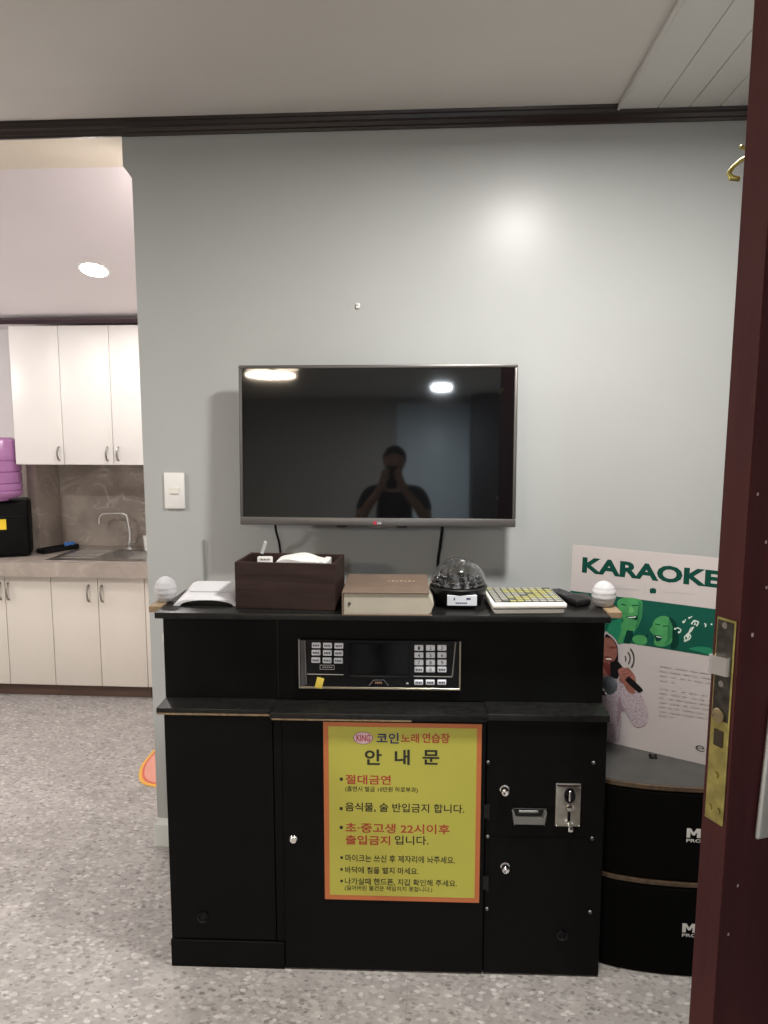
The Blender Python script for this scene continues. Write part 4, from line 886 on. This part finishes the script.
printed('printed_face_marks', [A2(smoothp([(352, 352), (398, 362), (385, 388), (362, 392), (355, 372)])), A2([(352, 278), (386, 284), (384, 290), (352, 284)]), A2([(402, 292), (440, 290), (440, 296), (402, 299)]), A2([(296, 350), (308, 348), (310, 362), (298, 366)])], GK)
GB = mat('poster_bright_green', (0.115, 0.36, 0.125), 0.7, spec=0.05, var=0.1); GH = mat('poster_half_green', (0.030, 0.175, 0.070), 0.7, spec=0.05, var=0.1)
printed('printed_face_shade', [A2(smoothp([(246, 140), (268, 150), (270, 200), (258, 250), (238, 300), (222, 305), (240, 262), (250, 200)]))], GH)
printed('printed_face_shade', [A2(smoothp([(190, 172), (200, 168), (214, 186), (218, 204), (200, 212), (184, 206)]))], GB)
printed('printed_teeth', [A2([(176, 238), (205, 235), (234, 232), (228, 240), (204, 243), (182, 243)])], GW)
printed('printed_face_shade', [A2(smoothp([(438, 250), (462, 290), (466, 345), (446, 395), (412, 416), (432, 370), (442, 310)]))], GH)
printed('printed_teeth', [A2([(358, 357), (378, 362), (396, 364), (390, 370), (362, 364)])], GW)
printed('printed_hair', [A2(smoothp([(440, 236), (480, 262), (500, 320), (505, 400), (482, 440), (452, 430), (470, 370), (466, 300)]))], GK)
printed('green_sweep', [A2(smoothp([(570, 440), (640, 425), (715, 440), (712, 480), (640, 460)]))], GM)
# notes and treble clef
def stroke(pts, wd):
    out = []
    for i in range(len(pts) - 1):
        (x0, y0), (x1, y1) = pts[i], pts[i + 1]; L_ = math.hypot(x1 - x0, y1 - y0) or 1; nx, ny_ = -(y1 - y0) / L_ * wd, (x1 - x0) / L_ * wd
        out.append([(x0 + nx, y0 + ny_), (x1 + nx, y1 + ny_), (x1 - nx, y1 - ny_), (x0 - nx, y0 - ny_)])
    return out
dot = lambda x, y, r: [(x + r * math.cos(k * PI / 6), y + r * math.sin(k * PI / 6)) for k in range(12)]
sh = []
sh += stroke([(600, 300), (585, 325), (560, 345), (540, 365), (545, 385), (568, 382), (582, 362), (572, 345), (556, 355), (560, 370)], 4) + stroke([(598, 302), (582, 308), (572, 330), (566, 360), (560, 385), (548, 392)], 4) + [dot(545, 388, 8)]
sh += [dot(480, 312, 6), dot(506, 334, 7)] + stroke([(486, 312), (498, 304), (520, 318), (512, 336)], 3)
sh += [dot(535, 268, 8)] + stroke([(543, 266), (548, 250)], 3) + [dot(572, 242, 6)] + stroke([(578, 240), (590, 232)], 3)
sh += stroke([(590, 275), (602, 258), (632, 268), (622, 290)], 4) + stroke([(604, 262), (612, 284)], 3) + [dot(588, 278, 6), dot(620, 290, 6), dot(606, 284, 5)]
sh += stroke([(668, 278), (680, 284), (674, 300)], 4) + [dot(714, 283, 6)]
printed('music_notes', [A2(s_) for s_ in sh], GW)
# woman singing
SKIN = mat('printed_skin', (0.235, 0.095, 0.072), 0.7, spec=0.05, var=0.15, scale=40); SKD = mat('printed_skin_shade', (0.14, 0.035, 0.030), 0.7, spec=0.05, var=0.1)
HIJ = mat('printed_headscarf', (0.42, 0.34, 0.36), 0.7, spec=0.05, var=0.05); BL = dotted('printed_blouse', (0.40, 0.335, 0.37), (0.12, 0.07, 0.11), 220)
PK = mat('printed_black', (0.010, 0.009, 0.010), 0.7, spec=0.05, var=0)
printed('printed_blouse', [A4(smoothp([(60, 380), (75, 240), (150, 215), (215, 285), (262, 268), (318, 385), (314, 450), (285, 474), (240, 470), (180, 375), (165, 470), (158, 556), (60, 530)], 4))], BL)
printed('printed_sleeve_shade', [A4(smoothp([(160, 310), (180, 360), (190, 385), (170, 400), (155, 470), (150, 440)]))], mat('printed_blouse_shade', (0.27, 0.19, 0.23), 0.45))
printed('printed_headscarf', [A3(smoothp([(255, 130), (300, 140), (350, 180), (385, 235), (398, 300), (400, 380), (395, 430), (330, 430), (250, 380)]))], HIJ)
printed('printed_scarf_band', [A3(smoothp([(262, 150), (300, 160), (345, 200), (372, 240), (388, 300), (388, 430), (340, 440), (250, 420), (230, 300)]))], PK)
printed('printed_face', [A3(smoothp([(230, 190), (280, 178), (325, 195), (360, 240), (378, 300), (380, 360), (350, 420), (310, 480), (300, 600), (220, 610), (215, 320)]))], SKIN)
for sh_ in ([(240, 430), (300, 450), (330, 520), (310, 580), (240, 480)], [(300, 275), (345, 268), (372, 285), (345, 292), (310, 290)], [(245, 380), (290, 368), (335, 390), (325, 420), (270, 425)]): printed('printed_face_shade', [A3(smoothp(sh_))], SKD)
printed('printed_teeth', [A3([(258, 393), (300, 388), (330, 396), (322, 408), (275, 408)])], mat('printed_teeth', (0.62, 0.52, 0.46), 0.4))
printed('printed_forearm', [A4(smoothp([(160, 210), (200, 150), (232, 175), (252, 215), (245, 290), (212, 285), (185, 240)]))], SKIN)
printed('printed_microphone', [A3([(310, 430), (380, 410), (440, 480), (400, 560), (385, 600), (315, 590)]), A3(smoothp([(430, 520), (520, 590), (640, 705), (625, 735), (590, 735), (460, 610)], 3))], PK)
printed('printed_hand', [A3(smoothp([(390, 515), (450, 485), (520, 540), (565, 580), (570, 605), (545, 605), (500, 580), (460, 610), (420, 590)]))], mat('printed_hand_skin', (0.285, 0.115, 0.095), 0.7, spec=0.05, var=0.15, scale=60))
printed('printed_knuckle_lines', [A3(s_) for s_ in stroke([(430, 530), (470, 515)], 3) + stroke([(450, 560), (505, 540)], 3) + stroke([(470, 590), (530, 565)], 3)], SKD)
wv_ = []
for (cx_, cy_, r_, wd_) in ((430, 395, 42, 6), (420, 390, 95, 7), (400, 395, 155, 8)):
    wv_ += stroke(arc(cx_, cy_, r_, -0.72, 0.62, 10), wd_)
printed('sound_waves', [A3(s_) for s_ in wv_], mat('printed_charcoal', (0.05, 0.05, 0.05), 0.5))
# paragraphs too small to read: rows of grey words
words = []
rows = [(384, 136, 3), (384, 162, 3), (384, 187, 3), (384, 214, 1), (382, 258, 3), (382, 283, 3), (381, 308, 3), (381, 333, 3), (380, 358, 3), (380, 383, 3), (380, 406, 1)]
random.seed(11)
for (xx, yy, k) in rows:
    x = xx; end = 690 if k == 3 else xx + 75
    while x < end:
        wl = random.choice((22, 34, 46, 58)); wl = min(wl, end - x)
        if wl > 8:
            for q in range(0, int(wl), 8): words.append(A4([(x + q, yy + (x + q - 380) * 0.155), (x + q + 5.5, yy + (x + q + 5.5 - 380) * 0.155), (x + q + 5.5, yy + (x + q + 5.5 - 380) * 0.155 + 7), (x + q, yy + (x + q - 380) * 0.155 + 7)]))
        x += wl + random.choice((16, 22, 30))
nw_ = len(words)
for lo_ in (True, False): printed('paragraph_print', [w_ for w_ in words if (w_[0][1] < (pp(590 + 380 / 5.486, 640 + 236 / 5.486)[1]) - (w_[0][0] - pp(590 + 380 / 5.486, 640 + 236 / 5.486)[0]) * 0.0) == lo_] or words[:1], GREYP)
a = pp(695.5, 745); b = pp(704.5, 752.5)
lettering('emblem_lettering', [('e', a[0], b[0], b[1], a[1] + 0.002, 0.0)], mat('printed_charcoal2', (0.05, 0.05, 0.05), 0.5), po, -0.0004)
a = hit(652.5, 757, Vector((0, 0, ZSP)), Vector((0, 0, 1)))
m = MB(); m.box(-0.011, 0.011, -0.008, 0.008, 0.0, 0.006, 0.001, 1); m.box(-0.011, -0.005, -0.003, 0.003, 0.005, 0.013, 0.001, 1); m.box(0.005, 0.011, -0.003, 0.003, 0.005, 0.011, 0.001, 1)
tag(m.build('poster_clip', BLACKP, None, (a.x, a.y - 0.004, ZSP)), 'tiny black clip lying on the grey speaker top before the poster', 'clip')

# ------------------------------------------------------------------ open door, right foreground
dd = Vector((math.sin(math.radians(63)), math.cos(math.radians(63)), 0))
dang = math.atan2(dd.y, dd.x)
pc = hit(728.5, 750, Vector((0, 0.86, 0)), Vector((0, 1, 0)))
dr = thing('open_door', (pc.x, pc.y, 0.008), 'dark red-brown wooden door standing open at the right with brass lock plate', 'door', rot=(0, math.radians(0.75), dang))
dr.location.x += 0.0055; LEANX = -math.tan(math.radians(0.75)) * 1.18
dr.location = dr.location + Vector((math.cos(dang), math.sin(dang), 0)) * LEANX
DW, DT, DH = 0.80, 0.040, 2.06
m = MB(); m.box(0.0, DW, 0.0, DT, 0.0, DH, 0.003, 2); leaf = m.build('door_leaf', DOORW, dr)
MB().box(-0.0012, 0.0005, 0.002, DT - 0.002, 0.004, DH - 0.004).build('edge_lipping', DOORE, dr, smooth=False)['label'] = 'lighter red-brown edge of the door'
for zz in (0.25, 1.45):
    m = MB(); f = 0.025
    m.box(0.13, 0.67, -0.006, 0.0005, zz, zz + 0.006); 
lp = thing  # lock plate set into the edge
z0p, z1p = 1.106, 1.354
m = MB(); m.box(-0.0032, -0.0008, 0.006, 0.033, z0p, z1p, 0.0008, 1); plate = m.build('lock_plate', BRASS, dr)
MB().box(-0.0038, -0.0030, 0.008, 0.031, 1.232, z1p - 0.003, 0.0003, 1).build('worn_plate_area', TARN, plate)['label'] = 'dark tarnished upper half of the lock plate'
m = MB(); m.prism([(0, 0.009), (-0.006, 0.010), (-0.011, 0.026), (-0.011, 0.031), (0, 0.031)], (-0.003, 0, 1.288), (1, 0, 0), (0, 1, 0), (0, 0, 0.022)); m.build('latch_bolt', CHROME, plate)
m = MB(); m.box(-0.0045, -0.003, 0.013, 0.026, 1.200, 1.220, 0.0004, 1); m.build('bolt_hole', mat('lock_hole', (0.05, 0.035, 0.02), 0.5, 0.5), plate)
m = MB(); m.lathe([(0.0085, 0), (0.0085, 0.003), (0.006, 0.004), (0, 0.004)], seg=24, M=Matrix.Translation((-0.003, 0.0205, 1.238)) @ Matrix.Rotation(-PI / 2, 4, 'Y')); m.build('privacy_stud', mat('dull_brass', (0.30, 0.24, 0.14), 0.4, 0.9), plate)
for zz, yy in ((1.346, 0.020), (1.276, 0.020), (1.122, 0.014), (1.122, 0.026), (1.164, 0.020)):
    m = MB(); m.lathe([(0.0038, 0), (0.0038, 0.001), (0.0015, 0.0012), (0, 0.0004)], seg=16, M=Matrix.Translation((-0.0036, yy, zz)) @ Matrix.Rotation(-PI / 2, 4, 'Y')); m.build('screw', NICKEL if zz > 1.25 else BRASS, plate)
# long silver pull handle on the near face
ang_h = math.radians(3.0)
m = MB(); m.box(-0.021, 0.021, -0.007, 0.0, -0.125, 0.125, 0.004, 3)
hp = m.build('handle_plate', mat('satin_silver_plate', (0.62, 0.63, 0.62), 0.35, 0.7), dr, (0.068, -0.0005, 1.210), (0, ang_h, 0))
m = MB(); m.lathe([(0.014, 0), (0.014, 0.01), (0.010, 0.012), (0.010, 0.045), (0, 0.045)], M=Matrix.Translation((0, -0.007, 0.05)) @ Matrix.Rotation(PI / 2, 4, 'X'))
m.tube([(0, -0.046, 0.05), (0.03, -0.052, 0.05), (0.11, -0.050, 0.048), (0.125, -0.045, 0.047)], [0.010, 0.010, 0.009, 0.006], 16); m.build('lever', CHROME, hp)
# brass hook near the top of the far face
hk = Vector((0.0, 0, 0))
m = MB(); zz = 1.874
HM = Matrix.Translation((0.004, DT, zz)) @ Matrix.Scale(0.72, 4)
m.lathe([(0.012, 0), (0.012, 0.003), (0.006, 0.005), (0, 0.005)], seg=20, M=HM @ Matrix.Translation((0.012, 0, 0)) @ Matrix.Rotation(-PI / 2, 4, 'X'))
m.tube([HM @ Vector(p) for p in ((0.012, 0.003, 0), (0.010, 0.018, -0.002), (0.004, 0.028, -0.010), (-0.002, 0.030, -0.020), (-0.001, 0.026, -0.028), (0.010, 0.020, -0.030))], [0.0026, 0.0024, 0.0022, 0.0030, 0.0036, 0.0028], 12)
m.sphere(HM @ Vector((0.006, 0.016, 0.016)), 0.0027, 14, 10); m.tube([HM @ Vector((0.012, 0.003, 0.004)), HM @ Vector((0.006, 0.016, 0.016))], 0.0018, 8)
m.build('brass_hook', BRASS, dr)['label'] = 'small brass hook near the top of the door'
# pale paint chips on the near face
m = MB()
for (x, z, s_) in ((0.017, 1.338, 0.0016), (0.028, 1.445, 0.0012), (0.010, 1.50, 0.0012), (0.034, 1.392, 0.0011), (0.022, 1.03, 0.0012), (0.012, 0.97, 0.0012)): m.box(x - s_, x + s_, -0.0004, 0.0006, z - s_ * 1.4, z + s_ * 1.4)
m.build('paint_chips', mat('chip_pale', (0.5, 0.42, 0.42), 0.7), leaf, smooth=False)

# ------------------------------------------------------------------ the photographer (seen in the television glass)
def skinned(name, verts, edges, m, parent=None, loc=(0, 0, 0), sub=2, root=0):
    me = bpy.data.meshes.new(name); me.from_pydata([v[0] for v in verts], edges, [])
    o = bpy.data.objects.new(name, me); C.objects.link(o)
    o.modifiers.new('skin', 'SKIN'); sb = o.modifiers.new('sub', 'SUBSURF'); sb.levels = sub; sb.render_levels = sub
    for i, v in enumerate(verts):
        r = v[1]; me.skin_vertices[0].data[i].radius = (r, r) if not isinstance(r, tuple) else r
        me.skin_vertices[0].data[i].use_root = (i == root)
    bpy.context.view_layer.update(); dg = bpy.context.evaluated_depsgraph_get()
    nm = bpy.data.meshes.new_from_object(o.evaluated_get(dg), depsgraph=dg); bpy.data.objects.remove(o); bpy.data.meshes.remove(me)
    nm.name = name; nm.materials.clear(); nm.materials.append(m)
    for p in nm.polygons: p.use_smooth = True
    o = bpy.data.objects.new(name, nm); C.objects.link(o); o.location = loc
    if parent: o.parent = parent
    return o
class SK:
    def __init__(s): s.v = []; s.e = []
    def chain(s, start, pts):
        prev = start
        for p, r in pts:
            s.v.append((p, r)); i = len(s.v) - 1
            if prev is not None: s.e.append((prev, i))
            prev = i
        return prev
sk = SK(); PPOS = Vector((-0.30, -0.43, 0.0))
pel = sk.chain(None, [((0, 0, 0.88), (0.135, 0.095))])
ch = sk.chain(pel, [((0, 0, 1.02), (0.115, 0.085)), ((0, 0, 1.17), (0.135, 0.095)), ((0, -0.005, 1.29), (0.12, 0.08))])
hd_ = sk.chain(ch, [((0, 0.0, 1.375), 0.052), ((0, 0.012, 1.425), 0.050), ((0, 0.028, 1.485), (0.062, 0.075)), ((0, 0.020, 1.545), (0.074, 0.088)), ((0, 0.010, 1.600), (0.066, 0.078))])
hm = hd_ - 1
sk.chain(hm, [((0, 0.112, 1.540), 0.014), ((0, 0.122, 1.522), 0.012)])
for sx in (-1, 1):
    sk.chain(hm, [((sx * 0.080, 0.010, 1.535), (0.012, 0.022))])
    kn = sk.chain(pel, [((sx * 0.095, 0.0, 0.80), 0.082), ((sx * 0.105, 0.005, 0.62), 0.070), ((sx * 0.108, 0.010, 0.46), 0.052), ((sx * 0.110, -0.012, 0.30), 0.050), ((sx * 0.112, -0.005, 0.10), 0.034), ((sx * 0.115, 0.03, 0.045), (0.038, 0.03)), ((sx * 0.122, 0.13, 0.030), (0.040, 0.022))])
def fingers(wrist, palm, bases):
    for pts in bases: sk.chain(palm, pts)
# both arms bend and hold the phone before the face
for sx in (1, -1):
    sh = sk.chain(ch, [((sx * 0.10, 0, 1.335), 0.060), ((sx * 0.175, 0.005, 1.322), 0.055)])
    wr = sk.chain(sh, [((sx * 0.215, 0.055, 1.22), 0.044), ((sx * 0.238, 0.110, 1.12), 0.040), ((sx * 0.165, 0.205, 1.235), 0.036), ((sx * 0.085, 0.275, 1.335), 0.026)])
    pm = sk.chain(wr, [((sx * 0.066, 0.305, 1.385), (0.018, 0.026))])
    for k, (zk, ln) in enumerate(((1.405, 0.9), (1.425, 1.0), (1.445, 1.05), (1.464, 0.95))):
        sk.chain(pm, [((sx * 0.060, 0.325, zk), 0.0095), ((sx * 0.052, 0.345, zk + 0.004), 0.009), ((sx * (0.052 - 0.022 * ln), 0.349, zk + 0.008), 0.0085), ((sx * (0.052 - 0.038 * ln), 0.347, zk + 0.008), 0.0075)])
    sk.chain(pm, [((sx * 0.056, 0.300, 1.410), 0.011), ((sx * 0.040, 0.309, 1.435), 0.010), ((sx * 0.025, 0.316, 1.452), 0.008)])
person = skinned('person', sk.v, sk.e, mat('skin_tone', (0.42, 0.25, 0.17), 0.5, var=0.06), None, PPOS)
tag(person, 'person in black shirt holding a phone with both hands, reflected in the television', 'person')
sk2 = SK()
p0 = sk2.chain(None, [((0, 0, 0.86), (0.150, 0.110))])
c2 = sk2.chain(p0, [((0, 0, 1.02), (0.130, 0.100)), ((0, 0, 1.17), (0.148, 0.108)), ((0, -0.005, 1.29), (0.13, 0.09)), ((0, 0, 1.355), (0.066, 0.062))])
for sx in (1, -1): sk2.chain(c2 - 1, [((sx * 0.10, 0, 1.335), 0.072), ((sx * 0.178, 0.005, 1.322), 0.068), ((sx * 0.216, 0.056, 1.22), 0.056), ((sx * 0.226, 0.082, 1.17), 0.054)])
skinned('shirt', sk2.v, sk2.e, mat('black_cotton', (0.010, 0.010, 0.011), 0.85), person)
sk3 = SK()
p0 = sk3.chain(None, [((0, 0, 0.90), (0.142, 0.104))])
for sx in (-1, 1): sk3.chain(p0, [((sx * 0.095, 0, 0.80), 0.096), ((sx * 0.105, 0.005, 0.62), 0.084), ((sx * 0.108, 0.010, 0.46), 0.068), ((sx * 0.110, -0.010, 0.28), 0.066), ((sx * 0.112, -0.003, 0.085), 0.060)])
skinned('trousers', sk3.v, sk3.e, mat('dark_denim', (0.012, 0.014, 0.022), 0.85), person)
for sx in (-1, 1):
    m = MB(); m.box(sx * 0.120 - 0.046, sx * 0.120 + 0.046, -0.065, 0.205, 0.0, 0.085, 0.03, 4); m.build('shoe', mat('black_shoe', (0.015, 0.015, 0.015), 0.5), person)
m = MB(); m.sphere((0, 0.000, 1.566), 0.0895, 32, 24, (0.96, 1.05, 1.0))
kill = [v for v in m.bm.verts if (v.co.z < 1.50 + max(0, v.co.y) * 1.05) ]
bmesh.ops.delete(m.bm, geom=kill, context='VERTS')
hair = m.build('hair', mat('black_hair', (0.006, 0.005, 0.005), 0.6, var=0.3, scale=80), person)
so = hair.modifiers.new('thick', 'SOLIDIFY'); so.thickness = 0.008
for sx in (-1, 1): MB().sphere((sx * 0.030, 0.100, 1.556), 0.0095, 14, 10, (1.3, 0.5, 0.7)).build('eye', mat('eye_dark', (0.03, 0.02, 0.015), 0.2), person)
MB().sphere((0, 0.099, 1.494), 0.014, 16, 10, (1.6, 0.5, 0.5)).build('mouth', mat('lip_tone', (0.33, 0.12, 0.10), 0.5), person)
t = thing('smartphone', (-0.30, -0.103, 1.345), 'black smartphone held up by the person reflected in the television', 'phone')
MB().box(-0.0375, 0.0375, -0.004, 0.004, 0.0, 0.155, 0.0035, 3).build('phone_body', GLOSSB, t)
MB().box(-0.0345, 0.0345, -0.0046, -0.0038, 0.005, 0.150).build('phone_screen', mat('phone_glass', (0.02, 0.022, 0.025), 0.08), t, smooth=False)
MB().box(-0.030, 0.000, 0.0036, 0.0056, 0.115, 0.147, 0.0015, 2).build('camera_bump', BLACKP, t)
